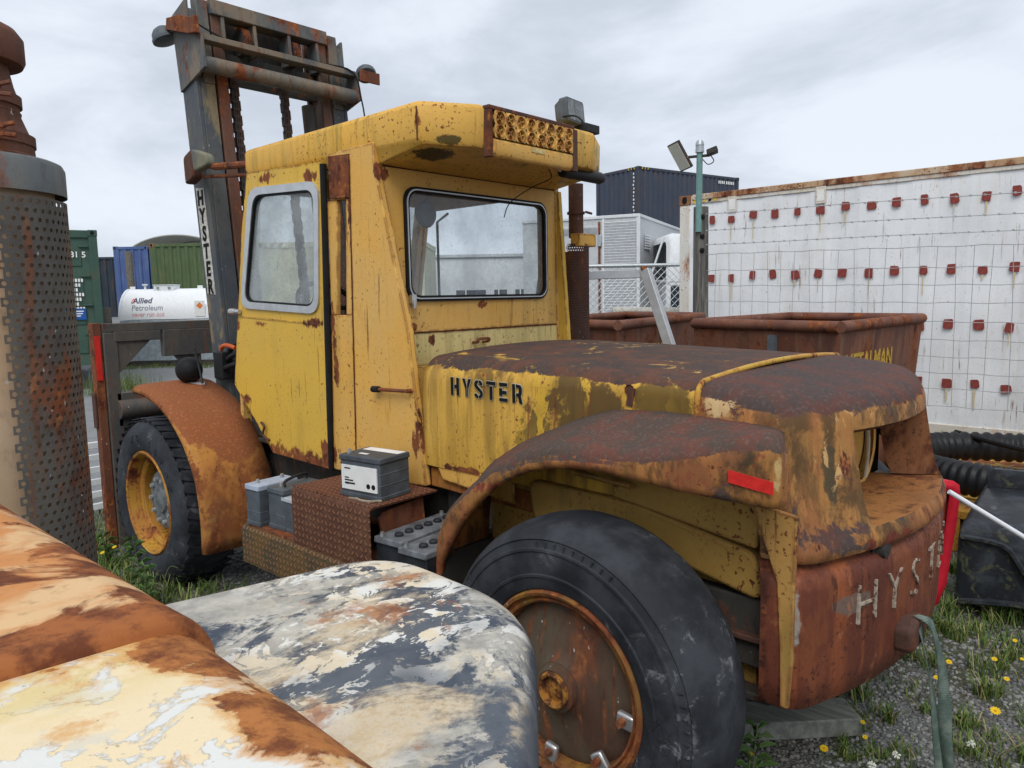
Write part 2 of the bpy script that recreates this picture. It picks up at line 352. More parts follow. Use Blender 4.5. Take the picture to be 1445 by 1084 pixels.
FENR = paint('rear_fender_paint', (.40, .19, .052), (.29, .125, .04), grime=((.085, .045, .022), .9, (.44, .56)), up_rng=(.15, .6), patch=.535, patch_scale=2.6, streak=.75, streak_col=(.085, .045, .02), speck=.60, top=(.082, .060, .050), top_rng=(.30, .40), edge=1.0, rough=.6, off=6.2, soft=.10, st_rng=(.42, .62), zs=.5,
             dark=(.095, .024, .018), mid=(.22, .055, .032), org=(.46, .17, .065), spots=[((2.0, 2.0, 1.12), (.3, .5, .06)), ((2.0, 1.5, 1.33), (.3, .45, .05))], blots=[((2.0, .82, 1.36), (.06, .035, .2), (.52, .36, .16)), ((2.0, .95, 1.38), (.1, .14, .08), (.06, .045, .025))])
CWT = paint('counterweight_paint', (.46, .23, .068), (.34, .155, .045), grime=((.09, .05, .022), .9, (.45, .57)), up_rng=(.2, .7), patch=.565, patch_scale=2.0, streak=.95, streak_col=(.06, .04, .02), speck=.60, top=(.070, .052, .048), top_rng=(.33, .43), edge=1.0, rough=.55, off=2.6, soft=.08, st_rng=(.42, .60), zs=.35,
            dark=(.08, .022, .016), mid=(.18, .048, .027), org=(.42, .155, .055), chip=(.56, .34, .14), chip_rng=(.55, .57),
            spots=[((2.45, .85, 1.05), (.30, .15, .10)), ((2.65, .72, 1.02), (.3, .15, .05)), ((2.50, .82, 1.28), (.06, .1, .13)), ((3.0, .75, 1.46), (.8, .15, .04)), ((3.0, .68, 1.02), (.6, .1, .03)), ((3.35, .78, 1.3), (.1, .2, .25))], blots=[((2.3, 1.15, 1.48), (.04, .12, .12), (.60, .44, .22)), ((2.42, .84, 1.25), (.07, .08, .25), (.06, .05, .028))])
CWL = paint('counterweight_base_rust', (.15, .044, .026), (.10, .032, .021), patch=.56, patch_scale=2.6, streak=.75, streak_col=(.34, .10, .035), speck=.56, edge=1.0, rough=.5, off=4.4, soft=.1, dark=(.04, .016, .013), mid=(.085, .028, .018), org=(.26, .085, .032), zs=.5,
            spots=(), blots=[((2.21, .84, .80), (.03, .04, .3), (.30, .28, .25)), ((2.45, .75, .85), (.25, .1, .06), (.15, .11, .09))], chip=(.34, .14, .06), chip_rng=(.60, .62))
FLANK = paint('flank_paint', (.50, .28, .085), (.44, .25, .07), patch=.62, patch_scale=3, streak=.5, speck=.58, edge=1.0, rough=.5, off=14.4, soft=.06, zs=.3, spots=[((2.2, .84, 1.08), (.05, .05, .12)), ((2.2, .92, .8), (.05, .03, .3))])
FENF = paint('front_fender_paint', (.50, .255, .045), (.40, .165, .035), patch=.445, patch_scale=2.3, streak=.45, speck=.62, edge=1.0, rough=.55, off=9.4, soft=.12, zs=.6,
             dark=(.16, .052, .022), mid=(.25, .085, .03), org=(.40, .16, .05), top=(.24, .085, .035), top_rng=(.30, .42), spots=[((2.15, 4.18, .75), (.10, .2, .18)), ((1.9, 4.25, .8), (.04, .5, .5))], blots=[((1.99, 4.16, .50), (.15, .2, .42), (.15, .13, .065))])
INNER = paint('wheel_well_paint', (.46, .275, .07), (.37, .22, .055), patch=.73, streak=.6, speck=.57, edge=.8, rough=.6, off=7.7)
MAST = steel('mast_steel', (.065, .078, .095), (.10, .10, .095), .60, 0, .55, paint_c=(.22, .17, .10))
MASTB = steel('crosshead_steel', (.09, .10, .105), (.16, .145, .115), .53, 4, .55, paint_c=(.19, .15, .11))
MASTR = steel('inner_mast_steel', (.13, .06, .04), (.10, .075, .06), .52, 8, .6)
RUST = steel('rusted_steel', (.13, .05, .03), (.19, .075, .042), .45, 2, .8)
RUSTD = steel('dark_rusted_steel', (.075, .04, .032), (.11, .055, .04), .52, 5, .75)
CHAINM = steel('chain_steel', (.035, .03, .028), (.07, .05, .04), .55, 1, .6)
FRAME = steel('frame_steel', (.035, .034, .032), (.06, .055, .048), .57, 3, .7)
CARR = steel('carriage_steel', (.075, .075, .075), (.11, .095, .08), .56, 6, .6)
BLACK = flat('black_plastic', (.018, .019, .021), .5, .3)
RUBBER = flat('black_rubber', (.012, .012, .013), .65, .3)
GREYP = flat('grey_lamp_plastic', (.10, .115, .13), .5, .2)
ALU = flat('aluminium_frame', (.55, .57, .58), .38, .1, .6)
GALV = flat('galvanised_steel', (.42, .45, .47), .42, .16, .5, scale=30)
CHROME = flat('dull_zinc', (.55, .55, .55), .35, .15, .8)
REDREF = flat('red_reflector', (.62, .03, .025), .4, .12, scale=40)
REDPAINT = flat('red_plastic', (.50, .015, .03), .38, .1)
WHITE = flat('white_label', (.80, .80, .78), .5, .05)
INK = flat('black_ink', (.008, .008, .008), .75, .1)
n = NT('worn_cast_lettering'); BONE = n.done(n.mix(n.mr(n.noise(28, 6, .7), .50, .58), n.mix(n.mr(n.noise(70, 3, .6), .4, .6), (.30, .24, .18), (.42, .36, .29)), (.09, .035, .022)), .85, 0, n.bump(n.noise(60, 5, .7), .6, .006))
BLUEBAT = flat('grey_blue_battery_top', (.36, .42, .52), .5, .12)
BATG = flat('grey_battery_case', (.085, .10, .115), .5, .2)
BATD = flat('black_battery_case', (.025, .028, .034), .5, .3)
DUSTB = flat('dusty_battery_top', (.14, .15, .165), .7, .4, scale=9)
PL_SIDE = plate('chequer_plate_side', (1, 2), (.15, .06, .035), (.21, .095, .05), .55)
PL_TOP = plate('chequer_plate_top', (0, 1), (.19, .07, .045), (.24, .10, .06), .55, off=2)
PL_RUN = plate('chequer_plate_running_board', (1, 2), (.19, .12, .04), (.10, .085, .045), .62, off=5)
def tyre_mat(name, dust):
    n = NT(name); a = n.noise(6, 7, .65); b = n.noise(60, 4, .7)
    col = n.mix(n.mr(a, .38, .66), (.019, .021, .026), (.044, .048, .056))
    col = n.mix(n.mul(n.mul(n.mr(n.noise(14, 8, .75, None, .6), .54, .64), n.mr(n.noise(3, 3, .5), .45, .6)), dust), col, (.30, .31, .33))
    cr_ = n.mr(n.vor(26, n.vm('ADD', n.co(), n.vm('MULTIPLY', n.node('ShaderNodeTexNoise').outputs[1], (.06, .06, .06))), 'DISTANCE_TO_EDGE'), .0, .06)
    cm = n.mul(n.m('SUBTRACT', 1.0, cr_), n.mr(n.noise(2.3, 3, .5, n.sc((1, 1, 1), (3, 1, 4))), .55, .65))
    col = n.mix(n.mul(cm, .6), col, (.010, .011, .012))
    return n.done(col, n.mr(a, .3, .7, .62, .82), 0, n.bump(n.m('SUBTRACT', b, n.mul(cm, 1.2)), .3, .004))
TYRE_R = tyre_mat('bald_tyre_rubber', .45); TYRE_F = tyre_mat('lugged_tyre_rubber', .3)
RIMY = paint('wheel_rim_paint', (.48, .27, .035), (.36, .19, .03), patch=.53, patch_scale=6, streak=.3, speck=.55, edge=.9, rough=.55, off=1.9)
RIMR = steel('rusty_rim', (.16, .065, .03), (.30, .16, .03), .46, 9, .7)
HUBD = steel('dirty_wheel_disc', (.10, .075, .05), (.085, .045, .03), .50, 11, .7, .2)
n = NT('rusty_hub_ring'); HUBO = n.done(n.mix(n.mr(n.noise(30, 5, .7), .44, .58), (.34, .15, .03), (.09, .035, .018)), .75)
def glass_mat(name, tint, dust, dcol=(.5, .54, .56)):
    n = NT(name); n.t.nodes.remove(n.b)
    tr = n.node('ShaderNodeBsdfTransparent'); tr.inputs[0].default_value = (*tint, 1)
    gl = n.node('ShaderNodeBsdfGlossy'); gl.inputs['Roughness'].default_value = .02
    fr = n.node('ShaderNodeLayerWeight'); fr.inputs[0].default_value = .5; fc = n.add(n.mul(n.m('POWER', fr.outputs['Facing'], 4.0), .5), .03)
    df = n.node('ShaderNodeBsdfDiffuse'); df.inputs[0].default_value = (*dcol, 1)
    m1 = n.node('ShaderNodeMixShader'); m2 = n.node('ShaderNodeMixShader')
    n.put(m1.inputs[0], fc); n.t.links.new(tr.outputs[0], m1.inputs[1]); n.t.links.new(gl.outputs[0], m1.inputs[2])
    f = n.mul(n.mx(n.mr(n.noise(3, 4, .6), .35, .7, .25, 1.0), n.mul(n.mr(n.noise(70, 4, .7), .55, .68), 1.2)), dust)
    n.put(m2.inputs[0], f); n.t.links.new(m1.outputs[0], m2.inputs[1]); n.t.links.new(df.outputs[0], m2.inputs[2])
    n.t.links.new(m2.outputs[0], n.out.inputs[0]); return n.mat
GLASS = glass_mat('dusty_cab_glass', (.96, .98, .98), .42); GLASSR = glass_mat('rear_cab_glass', (.93, .96, .97), .26, (.42, .46, .5))

# ================================================================ the yellow forklift
FL = thing('forklift', 'big weathered yellow forklift with cab, rusty counterweight and tall mast', 'forklift', (3.0, 2.6, 0))
P = FL
GUARDM = steel('lichen_grey', (.12, .125, .12), (.20, .19, .13), .66, 27, .8)
# --- chassis frame
m = MB(); m.box(2.42, 3.58, 1.0, 4.75, .42, .96); m.box(2.0, 2.5, 2.25, 2.6, .50, .78); m.build('frame', FRAME, P, bevel=.01)
m = MB(); m.box(2.28, 3.72, .9, 1.25, .60, .84); m.box(2.27, 3.73, .945, 1.3, .485, .515); m.build('axle_beam', FRAME, P, bevel=.008)
m = MB(); m.box(2.25, 3.75, .945, 1.5, .70, .70+.02); m.build('beam_plate', RUSTD, P, bevel=.004)
m = MB(); m.tube([(1.95, 1.49, .52), (4.05, 1.49, .52)], .09, 16); m.box(2.2, 3.8, 1.37, 1.61, .42, .62); m.build('steer_axle', FRAME, P, bevel=.01)
m = MB(); m.tube([(2.05, 5.0, .53), (3.95, 5.0, .53)], .13, 16); m.box(2.45, 3.55, 4.75, 5.05, .3, 1.25); m.build('drive_axle', FRAME, P, bevel=.01)

# --- cab: side walls with a slanted rear wing, rear wall, roof band
def side_wall(x0, x1, name):
    m = MB()
    poly = [(3.385, 2.575), (3.43, .93), (3.2, .90), (2.66, .955), (2.746, 1.687), (2.956, 2.50), (2.956, 2.575)]
    # two pieces round the slit
    m.prism([(3.345, 2.60), (3.345, 2.36), (3.14, 2.36), (3.14, 2.60)], 0, x0, x1)
    m.prism([(3.375, 2.36), (3.385, 1.77), (3.33, 1.77), (3.285, 2.36)], 0, x0, x1)
    m.prism([(3.385, 1.77), (3.43, .93), (3.2, .92), (3.2, 1.77)], 0, x0, x1)
    m.prism([(3.21, 2.36), (3.25, 1.77), (3.20, 1.77), (3.14, 2.36)], 0, x0, x1)
    m.build(name, CAB, P, bevel=.004)
side_wall(2.30, 2.325, 'door_pillar')
m = MB(); m.prism([(3.15, 2.60), (3.205, .92), (2.655, .955), (2.746, 1.687), (2.956, 2.50), (2.956, 2.60)], 0, 2.290, 2.33); m.build('rear_side_panel', CAB, P, bevel=.006)
m = MB(); m.prism([(3.335, 2.585), (3.335, 2.37), (3.165, 2.36), (3.16, 2.565)], 0, 2.289, 2.299); m.build('hinge_plate', RUST, P, bevel=.003)
# right wall: window opening by four strips
m = MB()
m.prism([(4.21, 2.62), (4.23, 2.47), (2.95, 2.47), (2.956, 2.62)], 0, 3.67, 3.705)
m.prism([(4.40, 1.6), (4.45, 1.3), (4.3, .95), (2.93, .955), (2.945, 1.6)], 0, 3.67, 3.705)
m.prism([(3.1, 2.47), (3.1, 1.6), (2.945, 1.6), (2.952, 2.47)], 0, 3.67, 3.705)
m.prism([(4.23, 2.47), (4.40, 1.6), (4.32, 1.6), (4.15, 2.47)], 0, 3.67, 3.705)
m.build('right_side_panel', CAB, P, bevel=.004)
m = MB(); m.prism([(3.0, 2.50), (3.0, .96), (2.84, .96), (2.885, 1.687), (2.945, 2.49)], 0, 3.69, 3.725); m.build('right_wing', DOOR, P, bevel=.003)
# rear wall around the window
def framed_panel(name, mat, outer, inner, axis, a, b, par, bevel=.003):
    """flat panel with a hole: outer and inner loops with equal point counts"""
    n = len(outer); m = MB()
    def Q(p, t): q = list(p); q.insert(axis, t); return tuple(q)
    m.v = [Q(p, a) for p in outer]+[Q(p, a) for p in inner]+[Q(p, b) for p in outer]+[Q(p, b) for p in inner]
    for i in range(n):
        j = (i+1) % n
        m.f += [(i, j, n+j, n+i), (2*n+i, 3*n+i, 3*n+j, 2*n+j), (i, 2*n+i, 2*n+j, j), (n+i, n+j, 3*n+j, 3*n+i)]
    return m.build(name, mat, par, bevel=0)
def square_loop(x0, x1, y0, y1, n=5):
    P_ = []
    for cx, cy, (dx0, dy0), (dx1, dy1) in ((x1, y1, (0, -.05), (-.05, 0)), (x0, y1, (.05, 0), (0, -.05)), (x0, y0, (0, .05), (.05, 0)), (x1, y0, (-.05, 0), (0, .05))):
        for i in range(n+1):
            t = i/n
            P_.append((cx+dx0*(1-2*t), cy+dy0*(1-2*t)) if t <= .5 else (cx+dx1*(2*t-1), cy+dy1*(2*t-1)))
    return P_
WX0, WX1, WZ0, WZ1 = 2.465, 3.575, 1.838, 2.408
RW = framed_panel('rear_wall', CAB, square_loop(2.325, 3.68, 1.676, 2.56), rrect(WX0+.02, WX1-.02, WZ0+.02, WZ1-.02, .06), 1, 2.955, 2.985, P)
m = MB(); m.box(2.325, 3.68, 2.95, 2.98, 1.50, 1.672); m.build('lower_rear_panel', CREAM, P, bevel=.004)
m = MB(); m.box(2.34, 3.66, 2.94, 2.99, .96, 1.50); m.build('bulkhead', CAB, P, bevel=.004)
def ring(name, mat, lo, li, axis, a, b, par): return framed_panel(name, mat, lo, li, axis, a, b, par)
ring('window_seal', RUBBER, rrect(WX0-.004, WX1+.004, WZ0-.004, WZ1+.004, .075), rrect(WX0+.026, WX1-.026, WZ0+.026, WZ1-.026, .055), 1, 2.940, 2.958, P)
ring('window_bead', ALU, rrect(WX0+.008, WX1-.008, WZ0+.008, WZ1-.008, .067), rrect(WX0+.014, WX1-.014, WZ0+.014, WZ1-.014, .063), 1, 2.935, 2.9415, P)
m = MB(); m.prism(rrect(WX0+.02, WX1-.02, WZ0+.02, WZ1-.02, .06), 1, 2.962, 2.967); m.build('rear_window', GLASSR, P)
m = MB(); m.tube(smooth_path([(2.92, 2.945, 1.60), (2.92, 2.905, 1.605), (2.92, 2.90, 1.62), (3.0, 2.90, 1.62), (3.0, 2.905, 1.605), (3.0, 2.945, 1.60)], 5), .008, 8); m.build('grab_handle', RUST, P)
m = MB(); m.tube([(2.49, 2.93, 1.845), (2.49, 2.93, 1.80)], .012, 8); m.box(2.475, 2.505, 2.925, 2.95, 1.825, 1.87); m.build('window_latch', CHROME, P)

SEAM = flat('rust_seam', (.10, .032, .014), .85, .5, scale=30)
def seam(a_, b_, w, th, nx): # a thin rusted seam line lying on the panel
    m = MB(); a_, b_ = Vector(a_), Vector(b_); d_ = b_-a_; m.obox((a_+b_)/2, d_, Vector(nx).cross(d_), nx, d_.length/2, w/2, th/2); m.build('rust_seam', SEAM, P, smooth=0)
seam((2.2885, 3.152, 2.55), (2.2885, 3.204, .94), .007, .003, (1, 0, 0))
seam((2.34, 2.952, 2.497), (3.66, 2.952, 2.497), .010, .006, (0, 1, 0))
seam((2.335, 2.948, 1.6735), (3.675, 2.948, 1.6735), .008, .003, (0, 1, 0))
seam((2.299, 2.96, 2.556), (2.299, 3.34, 2.583), .006, .003, (1, 0, 0))
seam((2.3005, 2.646, 2.565), (2.3005, 2.646, 2.712), .006, .006, (1, -1, 0))
# roof: side bands, top, front, and the overhanging chamfered rear
m = MB()
plan_top = [(2.305, 4.20), (2.30, 2.645), (2.315, 2.625), (2.55, 2.487), (3.45, 2.487), (3.69, 2.625), (3.70, 2.645), (3.695, 4.20)]
def roof_rows():
    rows = []
    for z, s, dy in ((2.745, .93, 0), (2.742, .965, 0), (2.733, .988, 0), (2.715, 1.0, 0)):
        rows.append([(3+(x-3)*s, 3.35+(y-3.35)*s, z) for x, y in plan_top])
    low = [(2.305, 4.20, 2.605), (2.30, 2.645, 2.555), (2.315, 2.630, 2.548), (2.55, 2.495, 2.542), (3.45, 2.495, 2.542), (3.69, 2.63, 2.548), (3.70, 2.645, 2.555), (3.695, 4.20, 2.605)]
    rows.append([(x, y, z+.02) for x, y, z in low]); rows.append([(3+(x-3)*.99, 3.35+(y-3.35)*.99, z) for x, y, z in low])
    return rows
rr = roof_rows(); m.grid(rr, True); m.f.append(tuple(range(8))[::-1])
under = [(2.33, 4.15, 2.585), (2.32, 2.97, 2.50), (2.32, 2.965, 2.498), (2.56, 2.96, 2.495), (3.44, 2.96, 2.495), (3.68, 2.965, 2.498), (3.68, 2.97, 2.50), (3.67, 4.15, 2.585)]
k = len(m.v); m.v += under
for j in range(8): m.f.append((k-8+j, k-8+(j+1) % 8, k+(j+1) % 8, k+j))
m.f.append(tuple(range(k, k+8)))
# cut-out for the light panel: build roof then leave the panel proud of it
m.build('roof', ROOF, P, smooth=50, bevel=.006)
n_ = MB(); n_.box(2.575, 3.225, 2.455, 2.50, 2.715, 2.735); n_.box(2.575, 2.6, 2.455, 2.5, 2.50, 2.715); n_.box(3.20, 3.245, 2.45, 2.50, 2.50, 2.715); n_.split('panel_surround', RUSTD, P, bevel=.004)
# light panel: plate with sixteen cup recesses
m = MB(); px0, px1, pz0, pz1 = 2.602, 3.198, 2.588, 2.712; nx, nz2 = 8, 2; yF = 2.446
cwid = (px1-px0)/nx; chei = (pz1-pz0)/nz2; NS = 24
for i in range(nx):
    for j in range(nz2):
        cx, cz = px0+(i+.5)*cwid, pz0+(j+.5)*chei; R_ = .0255
        outer = []; inner = []
        for q in range(NS):
            a = 2*math.pi*q/NS; c_, s_ = math.cos(a), math.sin(a); k2 = 1/max(abs(c_)/(cwid/2), abs(s_)/(chei/2))
            outer.append((cx+c_*k2, yF, cz+s_*k2)); inner.append((cx+c_*R_, yF, cz+s_*R_))
        i2 = [(cx+(x-cx)*1.06, yF-.006, cz+(z-cz)*1.06) for x, y, z in inner]; i3 = [(x, yF+.03, z) for x, y, z in inner]
        m.grid([[(cx+(x-cx)*1.2, yF, cz+(z-cz)*1.2) for x, y, z in inner], i2, inner, i3], True)
        k0 = len(m.v); m.grid([outer, [(cx+(x-cx)*1.2, yF, cz+(z-cz)*1.2) for x, y, z in inner]], True)
        k0 = len(m.v); m.v += i3; m.f.append(tuple(range(k0, k0+NS)))
LP_ = m.build('louvre_panel', CAB, P, smooth=40)
for i in range(nx):
    for j in range(nz2):
        cx, cz = px0+(i+.5)*cwid, pz0+(j+.5)*chei; a = .6+.25*math.sin(i*2.3+j)
        q = MB(); q.obox((cx, yF+.012, cz), (math.cos(a), 0, math.sin(a)), (0, 1, 0), (-math.sin(a), 0, math.cos(a)), .024, .010, .0025)
        q.obox((cx, yF+.012, cz), (math.cos(a+1.57), 0, math.sin(a+1.57)), (0, 1, 0), (-math.sin(a+1.57), 0, math.cos(a+1.57)), .024, .010, .0025)
        q.build('louvre_blade', CAB, LP_, smooth=0)
m = MB()
prof = [(2.455, 2.584), (2.447, 2.58), (2.445, 2.53), (2.455, 2.505), (2.48, 2.498), (2.49, 2.584)]
m.prism(prof, 0, 2.60, 3.20); m.build('evaporator_cover', CAB, P, bevel=.008)
m = MB(); m.box(2.86, 2.96, 2.4425, 2.446, 2.553, 2.575); m.build('data_label', CREAM, P)
# light bar under the right corner, floodlight, beacon box, bracket
m = MB(); m.tube([(3.262, 2.58, 2.524), (3.27, 2.58, 2.524), (3.275, 2.58, 2.524), (3.62, 2.58, 2.52), (3.645, 2.58, 2.52)], [.022, .03, .034, .034, .026], 16); m.build('rear_lamp_tube', BLACK, P)
m = MB(); m.tube([(3.255, 2.585, 2.53), (3.272, 2.585, 2.528)], .012, 8); m.build('tube_plug', WHITE, P)
FD = MB(); fz = 2.898; fx, fy = 3.54, 2.74
ay = Vector((.12, -1, .10)).normalized(); ax = Vector((1, .12, 0)).normalized(); az = ax.cross(ay)*-1
if az.z < 0: az = -az
def at3(u, v, w): return Vector((fx, fy, fz))+ax*u+az*v+ay*w
def plate_loop(m, loop, w0, w1, s1=1.0):
    a = [at3(u, v, w0) for u, v in loop]; b = [at3(u*s1, v*s1, w1) for u, v in loop]; k = len(m.v); m.grid([a, b], True); n = len(loop)
    m.f.append(tuple(range(k, k+n))); m.f.append(tuple(range(k+n, k+2*n))[::-1])
lp = rrect(-.10, .10, -.068, .068, .018, 3)
plate_loop(FD, lp, .0, .05); plate_loop(FD, [(u*.75, v*.7) for u, v in lp], -.045, .0, 1.3); fl = FD.build('work_light', GREYP, P, bevel=.004)
q = MB(); plate_loop(q, [(u*.86, v*.82) for u, v in lp], .05, .053); plate_loop(q, rrect(-.012, .012, -.05, .05, .008, 3), .053, .056); q.build('lens', flat('grey_lens', (.17, .19, .20), .25, .3, scale=30), fl)
m = MB(); m.box(3.5, 3.53, 2.72, 2.75, 2.74, 2.83); m.build('light_stem', BLACK, P, bevel=.003)
m = MB(); m.box(3.60, 3.74, 2.66, 2.78, 2.795, 2.845); m.tube([(3.66, 2.72, 2.74), (3.66, 2.72, 2.80)], .02, 8); m.build('beacon_box', BLACK, P, bevel=.006)
m = MB(); m.tube(smooth_path([(3.40, 2.52, 2.735), (3.40, 2.53, 2.79), (3.42, 2.6, 2.84), (3.45, 2.72, 2.86)], 5), .005, 6); m.tube(smooth_path([(3.06, 2.50, 2.50), (3.10, 2.52, 2.46), (3.16, 2.7, 2.44), (3.20, 2.90, 2.38), (3.19, 2.94, 2.30)], 5), .003, 5); m.split('loose_cable', RUBBER, P)

# --- door with window
DR = MB()
door_o = [(4.146, 2.600), (3.392, 2.562), (3.435, .955), (3.40+.05, .93), (4.03, .945), (4.20, 1.11), (4.45, 1.33), (4.35, 1.79), (4.25, 2.256)]
win = [(4.118, 2.508), (3.405, 2.470), (3.46, 1.775), (4.30, 1.812)]
def loft_hole(outer, hole, x0, x1, name, mat):
    from mathutils.geometry import tessellate_polygon
    polys = [[Vector((a, b, 0)) for a, b in outer], [Vector((a, b, 0)) for a, b in hole]]
    tri = tessellate_polygon(polys); pts = outer+hole; n = len(pts); mm = MB()
    mm.v = [(x0, a, b) for a, b in pts]+[(x1, a, b) for a, b in pts]
    mm.f = [tuple(t) for t in tri]+[tuple(i+n for i in t)[::-1] for t in tri]
    for L0, L in ((0, len(outer)), (len(outer), len(hole))):
        for i in range(L):
            a = L0+i; b = L0+(i+1) % L; mm.f.append((a, b, b+n, a+n))
    return mm.build(name, mat, P, smooth=30)
wl = rquad(win, .10, 6)
DOORP = loft_hole(door_o, rquad([(4.10, 2.49), (3.42, 2.452), (3.472, 1.79), (4.285, 1.825)], .09, 6), 2.282, 2.30, 'door', DOOR)
wi = rquad([(4.073, 2.463), (3.452, 2.430), (3.498, 1.815), (4.25, 1.850)], .08, 6)
ring('window_frame', ALU, wl, wi, 0, 2.270, 2.284, DOORP)
ring('window_rubber', RUBBER, [(a+(c-a)*.95, b+(d-b)*.95) for (a, b), (c, d) in zip(wl, wi)], [(a+(3.83-a)*.03, b+(2.13-b)*.03) for a, b in wi], 0, 2.276, 2.31, DOORP)
m = MB(); m.prism(wi, 0, 2.294, 2.298); m.build('window_pane', GLASS, DOORP)
m = MB(); m.prism([(4.24, 2.42), (4.25, 1.84), (4.15, 1.84), (4.06, 2.42)], 0, 2.303, 2.309); m.build('inner_slider', GLASS, DOORP)
m = MB(); m.tube([(2.286, 3.375, 2.55), (2.284, 3.385, 2.2), (2.284, 3.40, 1.75), (2.284, 3.43, .92)], [.018, .016, .018, .015], 8); m.build('door_seal', RUBBER, P)
m = MB(); m.tube([(2.27, 4.36, 1.79), (2.255, 4.40, 1.79)], .02, 10); m.tube([(2.265, 4.36, 1.79), (2.265, 4.30, 1.79)], .014, 8); m.build('hinge_pin', CHROME, DOORP)
m = MB(); m.prism([(4.32, 1.765), (4.32, 1.755), (3.44, 1.715), (3.44, 1.725)], 0, 2.279, 2.283); m.build('trim_strip', DOOR, DOORP)
m = MB(); m.tube(smooth_path([(2.272, 4.05, 1.02), (2.262, 4.10, 1.05), (2.262, 4.08, 1.10), (2.272, 4.13, 1.12)], 5), .008, 6); m.build('door_hook', RUSTD, DOORP)
# grab lever on the rear side panel
m = MB(); m.tube([(2.262, 2.98, 1.405), (2.262, 2.735, 1.412)], .009, 8); m.tube([(2.262, 2.735, 1.412), (2.29, 2.73, 1.412)], .011, 8); g = m.build('lever', RUST, P)
m = MB(); m.tube([(2.262, 3.0, 1.404), (2.262, 2.95, 1.406)], .016, 10); m.build('lever_grip', RUBBER, g)
# cab front pillars and interior
m = MB()
for x0 in (2.305, 3.62): m.prism([(4.20, 2.6), (4.44, 1.33), (4.38, 1.33), (4.13, 2.6)], 0, x0, x0+.05)
m.box(2.305, 3.67, 4.13, 4.20, 2.50, 2.6); m.prism([(4.44, 1.35), (4.44, .95), (4.40, .95), (4.40, 1.35)], 0, 2.305, 3.67); m.split('windscreen_frame', CAB, P, bevel=.004)
m = MB(); m.prism([(4.17, 2.52), (4.405, 1.35), (4.400, 1.35), (4.165, 2.52)], 0, 2.35, 3.63); m.build('windscreen', GLASS, P)
m = MB(); m.box(2.75, 3.25, 3.02, 3.12, 1.25, 1.78); m.box(2.73, 3.27, 3.05, 3.55, 1.15, 1.27); m.build('seat', RUBBER, P, bevel=.03, seg=3)
m = MB(); m.prism([(4.38, 1.62), (4.40, 1.0), (3.95, 1.0), (4.05, 1.55)], 0, 2.35, 3.65); m.box(2.33, 3.67, 3.0, 4.4, .97, 1.0); m.build('dashboard', FRAME, P, bevel=.01)
m = MB(); c0 = Vector((2.70, 3.98, 1.80)); nn = Vector((0, -.75, .66)).normalized(); e1 = Vector((1, 0, 0)); e2 = nn.cross(e1)
m.tube([c0+(e1*math.cos(t*math.pi/16)+e2*math.sin(t*math.pi/16))*.21 for t in range(33)], .016, 8, False); m.tube([c0, c0-nn*.4+Vector((0, .1, 0))], .03, 8); m.tube([c0-e1*.2, c0+e1*.2], .014, 6); m.build('steering_wheel', RUBBER, P)
m = MB(); m.prism([(2.80, 1.5), (3.10, 1.5), (3.17, 2.20), (3.14, 2.27), (2.98, 2.27), (2.93, 2.20)], 1, 3.98, 4.06); m.tube([(2.72, 2.99, 1.86), (2.72, 2.99, 2.25), (2.80, 2.99, 2.3)], .008, 6); m.split('cab_column', FRAME, P, bevel=.02)
m = MB(); m.lathe([(0, .03), (.05, .025), (.075, 0), (.06, -.02), (0, -.025)], 16, (2.72, 3.08, 2.3), (0, 1, 0)); m.build('cab_fan', BLACK, P)

# --- front fender
ff = [(5.06, 1.300), (5.03, 1.309), (4.90, 1.300), (4.77, 1.272), (4.64, 1.23), (4.53, 1.178), (4.43, 1.105), (4.343, 1.028), (4.265, .92), (4.211, .814), (4.185, .69), (4.175, .566), (4.178, .46), (4.184, .38)]
rows = []
for i, (y, z) in enumerate(ff):
    a = Vector((0, *(Vector(ff[min(i+1, len(ff)-1)])-Vector(ff[max(i-1, 0)])))).normalized(); nrm = Vector((0, a.z, -a.y))
    if nrm.z < 0 and i < 8: nrm = -nrm
    if i >= 8 and nrm.y > 0: nrm = -nrm
    b = Vector((0, y, z)); r = []
    for x, d in ((1.905, -.035), (1.893, -.018), (1.897, -.004), (1.915, .008), (1.95, .014), (2.05, .018), (2.2, .02), (2.34, .02)):
        r.append(b+nrm*d+Vector((x, 0, 0)))
    rows.append(r)
m = MB(); m.grid(rows); FFO = m.build('front_fender', FENF, P, smooth=60, solid=.012)
m = MB(); m.grid([[(6-p.x, p.y, p.z) for p in r] for r in rows]); m.build('front_fender', FENF, P, smooth=60, solid=.012)
m = MB(); m.prism([(5.02, 1.30), (4.6, 1.23), (4.35, 1.03), (4.2, .8), (4.18, .5), (4.75, .5), (4.75, 1.2)], 0, 2.345, 2.36); m.build('inner_arch', FRAME, P)
# --- running board with chequer plate side
m = MB(); m.prism([(1.885, .46), (1.885, .635), (1.893, .655), (1.912, .665), (2.40, .672), (2.40, .655), (1.92, .648), (1.905, .635), (1.90, .46)], 1, 2.30, 3.70); m.build('running_board', PL_RUN, P, smooth=50)
m = MB(); m.box(1.905, 2.40, 2.32, 3.66, .661, .674); m.build('running_board_top', RUST, P)
